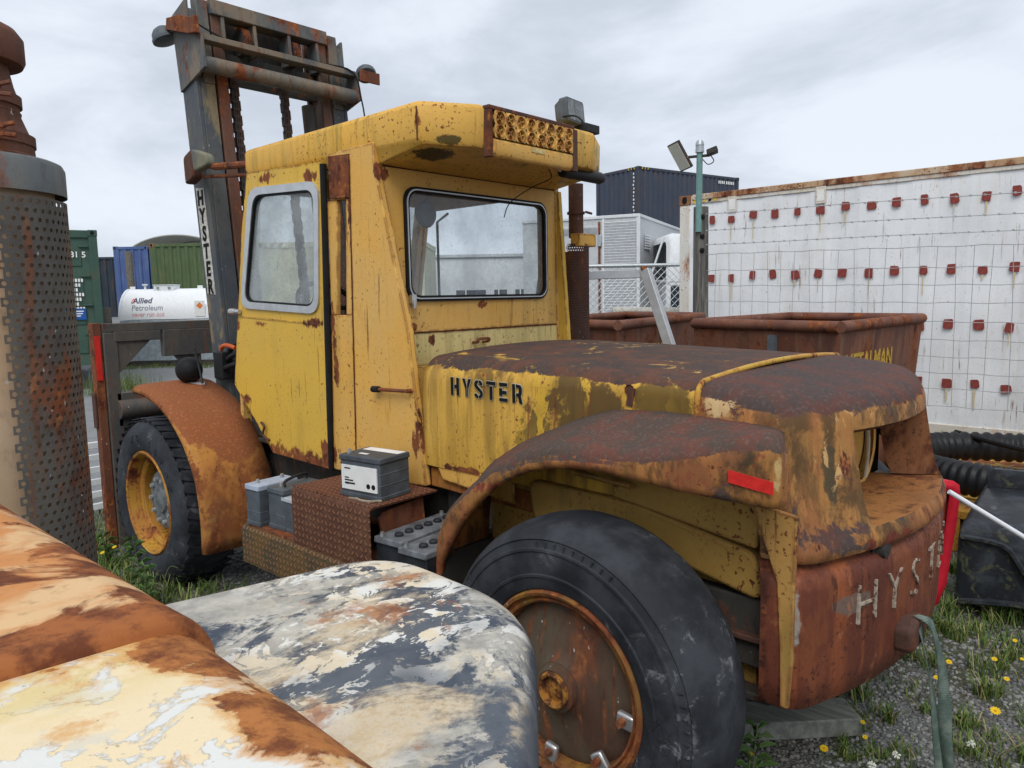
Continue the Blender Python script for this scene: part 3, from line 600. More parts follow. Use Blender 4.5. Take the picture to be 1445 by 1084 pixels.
# --- chequer plate battery cover (a folded plate, open at its rear end)
m = MB(); m.prism([(1.90, .64), (1.90, .925), (1.905, .938), (1.918, .944), (2.30, .944), (2.30, .938), (1.921, .938), (1.911, .934), (1.906, .924), (1.906, .64)], 1, 2.585, 3.205); BX = m.build('battery_cover', PL_SIDE, P, smooth=50)
m = MB(); m.box(1.915, 2.30, 2.583, 3.207, .9445, .9485); m.build('cover_top', PL_TOP, BX)
m = MB(); m.prism([(1.906, .64), (1.906, .934), (2.30, .937), (2.30, .64)], 1, 3.19, 3.204); m.prism([(2.02, .68), (1.985, .87), (2.0, .90), (2.24, .92), (2.26, .68)], 1, 2.62, 2.635); m.split('cover_end', RUST, BX)
m = MB(); m.tube(smooth_path([(1.94, 2.78, .953), (1.955, 2.74, .953), (1.945, 2.70, .954), (1.96, 2.66, .953), (1.97, 2.64, .955), (2.0, 2.62, .954)], 5), .006, 6); m.build('chain_scrap', flat('pale_chain', (.3, .25, .19), .7, .3, scale=60), P)
m = MB(); m.box(2.375, 2.50, 2.28, 2.60, .60, .965); m.build('tool_locker', FRAME, P, bevel=.015)

# --- bonnet (loft along the truck)
BN = MB(); rows = []
def bonnet_section(y, w, zt, r, zb, crown=.025):
    pts = [(-w, zb), (-w-.004, zb+.15), (-w-.002, zt-r-.1)]
    for i in range(9):
        t = math.pi-(math.pi/2)*i/8; pts.append((-w+r+r*math.cos(t), zt-r+r*math.sin(t)))
    for i in range(1, 8):
        s = i/8; xx = (-w+r)*(1-2*s); pts.append((xx, zt+crown*(1-(xx/(w-r))**2)))
    pts += [(-a, b) for a, b in pts[:12]][::-1]
    return [(3+a, y, b) for a, b in pts]
for y, dw, dz, r in ((2.705, .09, .10, .10), (2.70, .045, .055, .115), (2.685, .018, .022, .12), (2.66, .005, .006, .12), (2.6, 0, 0, .115), (2.2, 0, .008, .10), (1.8, -.002, .02, .085), (1.5, -.004, .03, .07), (1.26, -.004, .04, .06), (1.238, -.004, .041, .06)):
    rows.append(bonnet_section(y, .70-dw, 1.585-dz, r, 1.06))
BN.grid(rows); k = len(rows[0]); BN.f.append(tuple(range(k)))
BON = BN.build('bonnet', HOOD, P, smooth=60, weld=False)
m = MB(); sec = bonnet_section(1.232, .703, 1.547, .062, 1.30); m.tube(smooth_path(sec[2:-2], 2), .011, 8); m.build('bonnet_lip', paint('lip_paint', (.55, .34, .05), (.45, .22, .06), patch=.55, patch_scale=9, edge=0, off=3), BON, smooth=60)
m = MB()
for dy_, dz_ in ((.0028, .0028), (-.0028, .0028), (.0028, -.0028), (-.0028, -.0028)): stencil(m, (2.2962, 2.462+dy_, 1.413+dz_), (0, -1, -.0178), (0, 0, 1), .080, .001+.0001*(dy_ > 0)+.0002*(dz_ > 0), adv=.94)
m.build('letter_outline', flat('outline_white', (.50, .45, .33), .6, .2), BON, smooth=0)
m = MB(); stencil(m, (2.2945, 2.462, 1.413), (0, -1, -.0178), (0, 0, 1), .080, .0022, adv=.94); bt = m.build('lettering', INK, BON, smooth=0); tag(bt, 'black stencilled word HYSTER on the bonnet side')
m = MB(); m.prism([(2.60, 1.08), (2.55, 1.0), (2.1, .96), (2.1, 1.10)], 0, 2.305, 2.32); m.build('bonnet_sill', CAB, P, bevel=.006)
m = MB(); m.prism([(2.66, 1.05), (2.66, .95), (1.9, .93), (1.9, 1.02)], 0, 2.33, 2.36); m.build('chassis_rail', FENF, P, bevel=.006)
m = MB(); m.lathe([(0, -.003), (.018, -.002), (.022, .003)], 10, (2.296, 1.505, 1.50), (-1, 0, 0)); m.obox((2.2955, 1.50, 1.475), (1, 0, 0), (0, 1, .2), (0, -.2, 1), .004, .014, .035); m.build('broken_catch', RUSTD, BON)

# --- rear fender: arch with a deepening skirt
To = [(2.285, .52), (2.28, .66), (2.27, .80), (2.245, .91), (2.20, .995), (2.108, 1.084), (1.947, 1.208), (1.8, 1.283), (1.651, 1.327), (1.507, 1.340), (1.367, 1.345), (1.176, 1.372), (.977, 1.423), (.858, 1.446), (.822, 1.43), (.80, 1.39)]
Ti = [(2.285, .60), (2.28, .74), (2.27, .90), (2.245, 1.05), (2.204, 1.15), (2.038, 1.25), (1.869, 1.318), (1.705, 1.388), (1.548, 1.430), (1.332, 1.440), (1.108, 1.43), (.983, 1.42), (.80, 1.40)]
Ll = [(2.285, .46), (2.27, .62), (2.248, .752), (2.112, .961), (1.95, 1.118), (1.784, 1.212), (1.62, 1.256), (1.478, 1.269), (1.34, 1.262), (1.152, 1.248), (.955, 1.246), (.791, 1.242), (.7, 1.242)]
def fender_rows(mirror=False):
    rows = []; ys = [2.285, 2.28, 2.27, 2.245, 2.225, 2.20, 2.14, 2.07, 2.0, 1.92, 1.84, 1.75, 1.65, 1.55, 1.45, 1.35, 1.25, 1.15, 1.05, .97, .90, .858, .835, .815, .80]
    for i, y in enumerate(ys):
        zo, zi, zl = interp(To, y), interp(Ti, y), interp(Ll, y); zl = min(zl, zo-.05); r = min(.06, (zo-zl)*.7); k_ = i-(len(ys)-4); pin = 0.0 if k_ < 0 else (.003, .012, .028, .06)[k_]
        xo = 2.0+pin; pts = [(xo+.03, zl+.004), (xo+.012, zl-.004), (xo, zl+.006), (xo-.002, zl+.02)]
        for j in range(7):
            t = math.pi-(math.pi/2)*j/6; pts.append((xo+r+r*math.cos(t), zo-r+r*math.sin(t)))
        x1, z1 = xo+r, zo
        for s in (.2, .45, .72, 1.0): pts.append((x1+(2.325-x1)*s, z1+(zi-z1)*(s*s*(3-2*s)*.5+s*.5)))
        sh = max(0.0, min(1.0, (1.15-y)/.36)); rows.append([((6-x) if mirror else x, y+(x-2.0)*.47*sh*sh, z) for x, z in pts])
    last = rows[-1]; cx = 2.16 if not mirror else 3.84
    rows.append([(x+(cx-x)*.10, y+.0, z) for x, y, z in last]); rows.append([(x+(2.28-x)*.9, y+.02+(2.28-x)*.42, z) for x, y, z in last])
    return rows
m = MB(); m.grid(fender_rows()); RF = m.build('rear_fender', FENR, P, smooth=60, solid=.010)
m = MB(); m.grid([r for r in fender_rows(True) if r[0][1] > 1.15][:17]); m.build('rear_fender', FENR, P, smooth=60, solid=.010)
m = MB(); m.grid([[(1.9895, y, z+s) for y, z in ((.965, 1.300), (.90, 1.292), (.83, 1.284))] for s in (0, .037)]); rf = m.build('reflector', REDREF, RF, smooth=0, solid=.003); tag(rf, 'scuffed red reflector strip')
# wheel well lining
m = MB(); m.box(2.335, 2.36, 1.02, 2.26, .5, 1.41); m.build('wheel_well_wall', INNER, P)
m = MB(); m.prism([(1.55, 1.36), (1.55, 1.10), (.99, 1.02), (.98, 1.17), (1.14, 1.19), (1.18, 1.36)], 0, 2.245, 2.36); m.build('wheel_well_panel', INNER, P, bevel=.012, seg=3)
m = MB(); m.prism(rquad([(1.98, 1.10), (1.45, 1.09), (.99, 1.0), (.97, .84), (1.25, .90), (1.55, .99), (1.95, .93)], .05, 4), 0, 2.255, 2.4); m.build('wheel_well_skirt', INNER, P, bevel=.015, seg=3)
m = MB(); m.lathe([(0, .03), (.03, .028), (.045, .012), (.048, 0)], 14, (2.245, 1.47, 1.26), (-1, 0, 0)); m.tube([(2.24, 1.47, 1.26), (2.18, 1.42, 1.24)], .018, 8); m.tube([(2.22, 1.72, 1.18), (2.22, 1.45, 1.165)], .012, 6); m.build('brake_line', INNER, P)

# --- counterweight
def cw_plan(w, yc, ym, yf, rc=.10):
    """left front -> left rear corner -> rear arc -> right, in plan"""
    L = [(-w, yf), (-w-.003, yc+rc+.06)]
    k = (yc-ym)/(w*w)
    arc = lambda x: ym+k*x*x
    for i in range(1, 7):
        t = i/6; x0 = -w; p0 = Vector((x0, yc+rc)); p1 = Vector((x0, arc(x0))); p2 = Vector((x0+rc, arc(x0+rc)))
        L.append(tuple(p0*(1-t)**2+p1*2*t*(1-t)+p2*t*t))
    xs = [-.58, -.52, -.45, -.40, -.3, -.2, -.1]
    for x in xs: L.append((x*min(1.0, (w-rc)/.61), arc(x*min(1.0, (w-rc)/.61))))
    L.append((0, arc(0)))
    return L+[(-a, b) for a, b in L[:-1]][::-1]
lev = [(1.005, .765, .835, .650, 0.97), (1.02, .772, .830, .642, 0.97), (1.045, .768, .832, .646, 0.97), (1.075, .755, .842, .660, 0.98), (1.12, .742, .856, .682, 1.0), (1.2, .728, .872, .70, 1.08), (1.3, .718, .888, .715, 1.232), (1.385, .710, .904, .727, 1.232), (1.41, .707, .908, .729, 1.232), (1.44, .700, .918, .737, 1.232), (1.47, .685, .932, .752, 1.232), (1.488, .655, .955, .778, 1.232), (1.497, .60, .99, .82, 1.232), (1.502, .5, 1.05, .88, 1.232)]
rows = [[(3+x, y, z+(.052 if z > 1.4 else .03 if z > 1.3 else 0)*max(0, y-.72)/.48) for x, y in cw_plan(w, yc, ym, yf, .06 if w > .735 else .10 if w > .6 else .08)] for z, w, yc, ym, yf in lev]
m = MB(); npt = len(rows[0]); mid = npt//2
m.grid(rows)
# opening: drop the faces between the columns, from the shelf to the brow
iL, iR = 8+2, npt-1-10; jB, jT = 3, 7
keep = []
for idx, f in enumerate(m.f):
    i = idx // (npt-1); j = idx % (npt-1)
    if not (jB <= i < jT and iL <= j < iR): keep.append(f)
m.f = keep; kt = (len(rows)-1)*npt; m.f.append(tuple(range(kt, kt+npt)))
# duct: walls running forward to the radiator, shelf and brow
hole = [rows[jB][j] for j in range(iL, iR+1)], [rows[jT][j] for j in range(iL, iR+1)]
left = [rows[i][iL] for i in range(jB, jT+1)]; right = [rows[i][iR] for i in range(jB, jT+1)]
dk = MB()
def inward(p, d, dx): return (3+(p[0]-3)*dx, p[1]+d, p[2])
for side in (left, right): dk.grid([side, [inward(p, .02, .985) for p in side], [inward(p, .17, .82) for p in side]])
dk.grid([[p for p in hole[0]], [(3+(p[0]-3)*.95, p[1]+.06, p[2]-.004) for p in hole[0]], [(3+(p[0]-3)*.82, .985, p[2]-.010) for p in hole[0]]])
dk.grid([[p for p in hole[1]], [(p[0], p[1]+.02, p[2]-.014) for p in hole[1]], [(3+(p[0]-3)*.82, .99, p[2]-.02) for p in hole[1]]])
CW = m.build('counterweight_cowl', CWT, P, smooth=50, weld=True)
CWI = paint('recess_rust', (.40, .19, .06), (.26, .115, .04), patch=.52, patch_scale=3, streak=.6, streak_col=(.08, .04, .02), speck=.58, edge=0, rough=.6, off=3.7, soft=.1, dark=(.05, .02, .014), mid=(.13, .045, .024), org=(.40, .16, .05))
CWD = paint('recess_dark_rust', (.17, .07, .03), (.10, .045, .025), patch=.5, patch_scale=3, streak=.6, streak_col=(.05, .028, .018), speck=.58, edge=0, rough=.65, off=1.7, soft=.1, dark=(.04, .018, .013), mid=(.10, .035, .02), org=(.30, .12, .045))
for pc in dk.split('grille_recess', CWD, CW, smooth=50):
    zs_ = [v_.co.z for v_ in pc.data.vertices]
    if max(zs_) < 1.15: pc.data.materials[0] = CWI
lev2 = [(.500, .70, .90, .76, .93), (.512, .755, .86, .712, .92), (.535, .785, .838, .675, .92), (.62, .797, .832, .662, .92), (.92, .80, .830, .655, .92), (.955, .795, .834, .66, .92), (.972, .782, .842, .672, .92), (.98, .762, .855, .69, .92), (1.002, .748, .862, .70, .92)]
m = MB(); rows2 = [[(3+x, y, z) for x, y in cw_plan(w, yc, ym, yf, .06)] for z, w, yc, ym, yf in lev2]; m.grid(rows2); m.f.append(tuple(range(len(rows2[0])))); CB = m.build('counterweight_base', CWL, P, smooth=50)
m = MB(); m.prism([(.985, 1.19), (.84, 1.17), (.845, .93), (.845, .70), (.855, .545), (.882, .545), (.885, .72), (.90, .95)], 0, 2.196, 2.215); m.build('counterweight_flank', FLANK, P, bevel=.004)
m = MB(); m.box(2.40, 3.60, .90, 1.2, .99, 1.03); m.build('deck', CAB, P)
# cast letters on the curved rear
def cwy(x, w=.80, yc=.830, ym=.655): return ym+(yc-ym)/(w*w)*(x-3)**2
gl = {}
gm = MB(); xx = -.565
L6 = {'H': .115, 'Y': .105, 'S': .10, 'T': .10, 'E': .095, 'R': .11}
for c in 'HYSTER':
    sub = MB(); gv, gf = glyphs(c, .19, .011, 'LEFT', -.004)
    sub.add([(3+xx+p[0]*.98, cwy(3+xx+p[0]*.98)+.006-p[2], .765+p[1]*1.08) for p in gv], gf); lt = sub.build('cast_letter', BONE, CB, smooth=0); tag(lt, 'worn cast letter %s on the counterweight' % c); xx += .180

m = MB(); m.lathe([(0, .03), (.028, .028), (.035, .0), (.042, -.004)], 16, (2.62, cwy(2.62)+.03, .985), (-.1, -1, 0)); m.build('socket', FRAME, CB)
m = MB(); m.prism([(2.70, .60), (2.69, .69), (2.75, .715), (2.86, .70), (2.87, .60)], 1, .625, .70); m.build('tow_pocket', RUSTD, CB, bevel=.02, seg=3)
# radiator, fan shroud, hose
m = MB(); m.box(2.45, 3.55, 1.0, 1.06, 1.04, 1.46); m.build('radiator_core', FRAME, P)
m = MB(); m.lathe([(.155, -.02), (.17, -.025), (.185, -.01), (.19, .03)], 40, (3.16, .975, 1.23), (0, 1, 0)); m.lathe([(0, .0), (.155, .01)], 40, (3.16, .985, 1.23), (0, 1, 0)); m.build('fan_shroud', CAB, P)
m = MB(); m.tube(smooth_path([(3.10, .95, 1.37), (3.14, .94, 1.34), (3.17, .935, 1.27), (3.175, .935, 1.18), (3.17, .94, 1.09)], 5), .008, 8); m.build('hose', flat('cream_hose', (.5, .45, .35), .6), P)

# --- wheels
def lathe_x(m, prof, n, c): m.lathe([(r, x) for r, x in prof], n, c, (1, 0, 0))
def wheel_rear(x_out, sgn):
    c = (x_out, 1.49, .545); X = lambda p: [(r, sgn*h) for r, h in p]
    w = bpy.data.objects.new('rear_wheel', None); C.objects.link(w); w.parent = P; w.empty_display_size = .1; BASE[w.name] = BASE[P.name]
    m = MB(); m.lathe(X([(.318, .06), (.322, .03), (.335, .016), (.355, .008), (.375, .004), (.378, .0), (.386, -.001), (.39, .003), (.43, -.002), (.462, .002), (.466, -.002), (.474, -.001), (.478, .006), (.500, .016), (.505, .013), (.512, .018), (.518, .028), (.532, .05), (.545, .085), (.552, .13), (.555, .18), (.552, .23), (.545, .275), (.53, .31), (.5, .345), (.44, .362), (.37, .355), (.318, .31)]), 128, c, (1, 0, 0)); m.build('tyre', TYRE_R, w, smooth=25)
    m = MB(); m.lathe(X([(.328, .05), (.330, .022), (.322, .008), (.312, .012), (.308, .03), (.300, .034), (.294, .024), (.286, .03), (.282, .07), (.282, .2)]), 96, c, (1, 0, 0)); m.build('rim', RIMR, w, smooth=30)
    m = MB(); m.lathe(X([(.284, .075), (.27, .068), (.25, .066), (.13, .045), (.10, .035), (.085, .02), (.0, .02)]), 72, c, (1, 0, 0)); m.build('wheel_disc', HUBD, w, smooth=30)
    m = MB(); m.lathe(X([(.085, .03), (.078, .0), (.066, -.006), (.062, -.004)]), 40, c, (1, 0, 0)); m.build('hub', HUBD, w, smooth=30); m = MB(); m.lathe(X([(.063, .0), (.061, -.016), (.055, -.02), (.047, -.016), (.044, .004), (.03, .0), (.02, -.004), (0, -.004)]), 36, c, (1, 0, 0)); m.build('hub_cap', HUBO, w, smooth=30)
    for adeg in (-6, -52, -100):
        a = math.radians(adeg); d = Vector((0, -math.cos(a), math.sin(a))); t = Vector((0, -d.z, d.y)); o = Vector(c)+d*.262
        m = MB(); m.obox(o+Vector((sgn*.035, 0, 0)), (1, 0, 0), d, t, .012, .032, .026); cl = m.build('rim_clamp', CHROME, w, bevel=.008)
        m = MB(); m.lathe([(0, .02), (.013, .02), (.015, 0), (.015, -.01)], 6, o+Vector((sgn*.02, 0, 0))-d*.006, (-sgn, 0, 0)); m.build('nut', RUST, w, smooth=0)
    m = MB(); n_ = 80
    for i in range(n_):
        a = 2*math.pi*i/n_
        if (i//9) % 2: continue
        d = Vector((0, math.cos(a), math.sin(a))); t = Vector((0, -d.z, d.y)); m.obox(Vector(c)+d*.487+Vector((sgn*.0075, 0, 0)), (1, 0, 0), d, t, .003, .012, .003)
    m.build('sidewall_ribs', TYRE_R, w, smooth=0)
    return w
wheel_rear(1.82, 1); wheel_rear(4.18, -1)
def wheel_front(x_out, sgn):
    cz = .545; c = (x_out, 5.0, cz); X = lambda p: [(r, sgn*h) for r, h in p]
    w = bpy.data.objects.new('front_wheel', None); C.objects.link(w); w.parent = P; w.empty_display_size = .1; BASE[w.name] = BASE[P.name]
    m = MB(); m.lathe(X([(.335, .06), (.34, .03), (.352, .015), (.375, .006), (.43, -.002), (.47, .002), (.5, .014), (.515, .022), (.525, .03), (.545, .055), (.555, .10), (.56, .19), (.555, .28), (.545, .325), (.52, .352), (.46, .372), (.39, .36), (.335, .31)]), 96, c, (1, 0, 0)); T_ = m.build('tyre', TYRE_F, w, smooth=30)
    for sd in (0, 1):
        m = MB()
        for i in range(44):
            a = 2*math.pi*(i+.5*sd)/44; d = Vector((0, math.cos(a), math.sin(a))); t = Vector((0, -d.z, d.y)); xo = sgn*(.10 if sd == 0 else .28)
            ax_ = Vector((1, 0, 0))+t*(.35 if sd == 0 else -.35)
            m.obox(Vector(c)+d*.560+Vector((xo, 0, 0)), ax_, t-Vector((.35*(1 if sd == 0 else -1), 0, 0)), d, .078, .026, .0025)
            m.obox(Vector(c)+d*.537+Vector((sgn*(.042 if sd == 0 else .338), 0, 0)), (sgn*(1 if sd == 0 else -1), 0, 0), t, d+Vector((sgn*(-.9 if sd == 0 else .9), 0, 0)), .003, .022, .012)
        m.build('tread_lugs', TYRE_F, w, smooth=0, bevel=.004, seg=1)
    if sgn > 0:
        m = MB()
        for i, ch in enumerate('COTES SW'):
            if ch == ' ': continue
            a = math.radians(158-12.5*i); d = Vector((0, math.cos(a)*1.0, math.sin(a))); t = Vector((0, d.z, -d.y))
            gv, gf = glyphs(ch, .058, .0025, 'CENTER', .001); d2 = Vector((0, math.cos(a), math.sin(a)))
            # viewed from -x: +y is to the left
            uu = Vector((0, -math.sin(a), math.cos(a)))*-1 if False else Vector((0, math.sin(a)*1, -math.cos(a)))
            uu = -uu if uu.y > 0 and math.sin(a) > 0 else uu
            m.add([Vector(c)+d2*(.415+p[1])+uu*p[0]+Vector((-.002-p[2], 0, 0)) for p in gv], gf)
        m.split('tyre_letter', TYRE_F, w, smooth=0)
    m = MB(); m.lathe(X([(.345, .045), (.347, .022), (.338, .008), (.325, .014), (.318, .05), (.31, .09), (.285, .10), (.278, .11), (.272, .30)]), 80, c, (1, 0, 0)); m.build('rim', RIMY, w, smooth=30)
    m = MB(); m.lathe(X([(.272, .29), (.22, .30), (.205, .25), (.20, .13), (.19, .115), (.17, .108), (.09, .108), (.08, .09), (0, .085)]), 60, c, (1, 0, 0)); hb = m.build('hub', flat('grey_hub', (.13, .145, .155), .6, .3, scale=20), w, smooth=30)
    for i in range(10):
        a = 2*math.pi*i/10; m = MB(); m.lathe([(0, .022), (.013, .022), (.015, .0)], 6, Vector(c)+Vector((sgn*.108, math.cos(a)*.145, math.sin(a)*.145)), (-sgn, 0, 0)); m.build('hub_bolt', GALV, w, smooth=0)
    return w
wheel_front(1.895, 1); wheel_front(4.105, -1)

# --- mast (leans forward): my(z, d) is the point d behind its front line
def my(z, d): return 4.965+.102*(z-1.49)-d
def mbar(m, x0, x1, d0, d1, z0, z1):
    v = [(x0, my(z0, d1), z0), (x1, my(z0, d1), z0), (x1, my(z0, d0), z0), (x0, my(z0, d0), z0), (x0, my(z1, d1), z1), (x1, my(z1, d1), z1), (x1, my(z1, d0), z1), (x0, my(z1, d0), z1)]
    m.add(v, [(0, 3, 2, 1), (4, 5, 6, 7), (0, 1, 5, 4), (1, 2, 6, 5), (2, 3, 7, 6), (3, 0, 4, 7)])
for s in (1, -1):
    X = (lambda a: a) if s > 0 else (lambda a: 6-a)
    def mb2(m, a, b, *k): x0, x1 = sorted((X(a), X(b))); mbar(m, x0, x1, *k)
    m = MB(); mb2(m, 2.40, 2.432, 0, .20, .25, 3.34); mb2(m, 2.432, 2.535, .165, .20, .25, 3.34); mb2(m, 2.432, 2.535, 0, .03, .25, 3.34); m.build('outer_channel', MAST, P, bevel=.006)
    m = MB(); mb2(m, 2.548, 2.628, .175, .205, .25, 3.84); mb2(m, 2.575, 2.60, .03, .175, .25, 3.84); mb2(m, 2.545, 2.628, 0, .03, .25, 3.84); m.build('inner_channel', MASTR, P, bevel=.006)
    # crosshead cheek plate
    m = MB(); x0, x1 = sorted((X(2.385), X(2.405)))
    m.prism([(my(3.78, 0)+.02, 3.765), (my(3.80, .20), 3.83), (my(3.64, .20), 3.60), (my(3.54, .36), 3.57), (my(3.36, .37), 3.355), (my(3.26, .03)+.03, 3.26)], 0, x0, x1); m.build('crosshead_cheek', MASTB, P, bevel=.004)
    m = MB(); mb2(m, 2.406, 2.525, .005, .20, 3.345, 3.775); mb2(m, 2.45, 2.53, .14, .215, 3.30, 3.85); m.build('crosshead_post', MASTB, P, bevel=.006)
m = MB(); z = 3.39; m.tube([(2.405, my(z, .31), z), (3.595, my(z, .31), z)], .052, 20); m.build('crosshead_tube', MASTB, P)
m = MB(); mbar(m, 2.405, 3.595, .255, .355, 3.535, 3.575); m.build('crosshead_shelf', MASTB, P, bevel=.004)
m = MB(); mbar(m, 2.405, 3.595, .05, .11, 3.36, 3.56); m.build('crosshead_web', FRAME, P)
m = MB(); mbar(m, 2.545, 3.455, .10, .235, 3.765, 3.865); m.build('top_beam', MASTB, P, bevel=.006)
m = MB(); mbar(m, 2.66, 3.34, .02, .05, 3.50, 3.80); m.build('top_back_plate', FRAME, P)
for x in (2.625, 2.86, 3.13, 3.365):
    m = MB(); mbar(m, x-.012, x+.012, .10, .225, 3.55, 3.765); m.build('divider', MASTB, P, bevel=.003)
for x in (2.795, 3.185):
    m = MB(); m.lathe([(.0, -.022), (.085, -.022), (.085, .022), (0, .022)], 28, (x, my(3.60, .13), 3.645), (1, 0, 0)); sh = m.build('chain_sheave', FRAME, P)
    for i in range(10):
        a = math.radians(-35+i*15); m = MB(); ctr = Vector((x, my(3.6, .13)-.093*math.cos(a), 3.645+.093*math.sin(a))); t = Vector((0, math.sin(a), math.cos(a))); d = Vector((0, -math.cos(a), math.sin(a)))
        for kx in (-.018, -.006, .006, .018): m.obox(ctr+Vector((kx+(.003 if i % 2 else 0), 0, 0)), (1, 0, 0), d, t, .0028, .010, .014)
        m.build('chain_link', RUST, sh, smooth=0)
def chain(x, d, z0, z1, name='lift_chain'):
    w = bpy.data.objects.new(name, None); C.objects.link(w); w.parent = P; w.empty_display_size = .05; w.location = (0, 0, 0); BASE[w.name] = BASE[P.name]
    m0 = MB()
    for kx in (-.021, -.007, .007, .021): m0.obox((kx, 0, 0), (1, 0, 0), (0, 1, 0), (0, 0, 1), .0045, .019, .034)
    m0.tube([(-.03, 0, .024), (.03, 0, .024)], .009, 6)
    me = None; z = z0; i = 0
    while z < z1:
        if me is None: me = m0.build('link', CHAINM, w, smooth=0); lo = me; BASEW = BASE[w.name]
        else: lo = me.copy(); C.objects.link(lo); lo.parent = w
        lo.location = (x+(.007 if i % 2 else 0), my(z, d)-BASEW.y, z); lo.location.x -= BASEW.x
        lo.rotation_euler = (-.1, 0, 0); z += .05; i += 1
    return w
# link mesh was built in parent space: shift it back to the origin once
def chain_fix(w):
    me = w.children[0].data
    for v in me.vertices: v.co += BASE[w.name]
for cxx in (2.695, 3.085): chain_fix(chain(cxx, .14, 1.35, 3.40))
m = MB(); m.tube([(3.30, my(1.4, .12), 1.4), (3.30, my(3.3, .12), 3.3)], .05, 16); m.build('lift_ram', FRAME, P)
m = MB()
for x in (3.635, 3.675): m.tube([(x, my(1.5, .05), 1.5), (x, my(3.6, .05), 3.6)], .012, 8)
m.split('hose_run', RUBBER, P)
for i, x in enumerate((3.52, 3.555, 3.59)):
    m = MB(); m.tube([(x, my(3.60, .10)+.085*math.cos(t*math.pi/10), 3.66+.085*math.sin(t*math.pi/10)) for t in range(11)]+[(x, my(3.45, .10)-.085, 3.45)], .014, 8); m.build('hose_loop', GREYP, P)
m = MB(); mbar(m, 3.50, 3.61, .03, .16, 3.74, 3.765); m.build('hose_guard', MASTB, P, bevel=.003)
# mast lettering on the outer face, white block with dark stencil letters, reading down
m = MB(); m.prism([(my(2.62, .035)+.0, 2.62), (my(2.62, .145), 2.61), (my(1.90, .145), 1.90), (my(1.90, .035), 1.91)], 0, 2.3965, 2.3995); dc = m.build('decal', flat('worn_white_decal', (.52, .50, .45), .6, .3, scale=30), P)
m = MB()
for i, ch in enumerate('HYSTER'):
    zc = 2.60-.118*i; gv, gf = glyphs(ch, .105, .0016, 'CENTER', .004)
    m.add([(2.395-p[2], my(zc-.06, .090)-p[0]*1.12, zc-.098+p[1]*1.28) for p in gv], gf)
lt = m.build('decal_lettering', INK, dc, smooth=0); tag(lt, 'dark letters HYSTER reading down the mast')
# mirror and stay on the cab corner, rubber bump stop, tilt hoses
m = MB(); m.tube([(2.34, 4.18, 2.66), (2.33, 4.62, 2.70), (2.33, 4.70, 2.72)], .022, 10); m.tube([(2.36, 4.16, 2.60), (2.34, 4.80, 2.66)], .012, 8); m.build('mirror_arm', RUST, P)
m = MB(); m.prism(rquad([(4.98, 2.80), (4.86, 2.84), (4.84, 2.66), (4.97, 2.62)], .03, 4), 0, 2.29, 2.36); m.build('arm_clamp', RUSTD, P, bevel=.012)
m = MB(); m.prism(rquad([(4.83, 2.835), (4.63, 2.775), (4.615, 2.705), (4.81, 2.685)], .035, 5), 0, 2.275, 2.335); m.build('mirror', GUARDM, P, bevel=.022, seg=4)
m = MB(); m.lathe([(0, .085), (.04, .08), (.07, .055), (.085, .015), (.085, -.015), (.07, -.055), (.04, -.08), (0, -.085)], 24, (2.2, 4.90, 1.405), (.4, 1, .1)); hl = m.build('headlamp', RUBBER, P)
m = MB(); m.tube([(2.2, 4.90, 1.33), (2.2, 4.88, 1.315)], .02, 8); m.tube([(2.2, 4.88, 1.318), (2.26, 4.80, 1.316)], .012, 6); m.build('lamp_bracket', CHROME, hl)
m = MB(); m.tube([(2.20, 4.72, 1.33), (2.21, 4.76, 1.40), (2.20, 4.80, 1.55)], .008, 6); m.build('marker_rod', BLACK, P)
m = MB()
for sdx in range(3): m.tube(smooth_path([(2.40+.03*sdx, 4.9, 1.34), (2.38+.03*sdx, 4.8, 1.37+.03*sdx), (2.36+.02*sdx, 4.7, 1.42+.06*sdx), (2.40+.02*sdx, 4.55, 1.45+.07*sdx), (2.44, 4.45, 1.40)], 5), .018, 8)
m.box(2.34, 2.42, 4.72, 4.84, 1.34, 1.52); m.build('valve_hoses', BLACK, P, bevel=.006)
m = MB(); m.tube(smooth_path([(2.36, 4.76, 1.535), (2.36, 4.73, 1.56), (2.37, 4.68, 1.565), (2.38, 4.60, 1.55)], 4), .014, 8); m.build('valve_lever', flat('orange_lever', (.5, .10, .03), .5), P)
# lamps on the crosshead
m = MB(); m.prism([(5.22, 3.675), (5.20, 3.745), (5.0, 3.715), (4.86, 3.665), (4.80, 3.665), (4.80, 3.56), (4.90, 3.575)], 0, 2.345, 2.372); br = m.build('lamp_arm', RUST, P, bevel=.003)
m = MB(); m.lathe([(0, .075), (.03, .072), (.06, .055), (.078, .03), (.082, .0), (.09, -.005), (.09, -.022), (.08, -.028), (0, -.03)], 24, (2.37, 5.29, 3.645), (-.25, .25, .95)); m.build('mast_lamp', GREYP, br)
m = MB(); m.box(3.605, 3.79, 4.775, 4.79, 3.50, 3.585); br2 = m.build('lamp_arm', RUST, P, bevel=.003)
m = MB(); m.lathe([(0, .06), (.05, .05), (.075, .02), (.08, 0), (.075, -.02), (0, -.025)], 20, (3.715, 4.85, 3.585), (.2, .5, .8)); m.build('mast_lamp', GREYP, br2)
m = MB(); m.tube(smooth_path([(2.40, 4.95, 3.68), (2.6, my(3.55, .30), 3.585), (2.9, my(3.55, .30), 3.58), (3.3, my(3.55, .32), 3.583), (3.56, my(3.5, .36), 3.56), (3.61, my(3.3, .37), 3.36), (3.62, my(3.1, .37), 3.18), (3.60, my(3.0, .36), 3.05)], 5), .006, 6); m.build('lamp_cable', RUBBER, P)
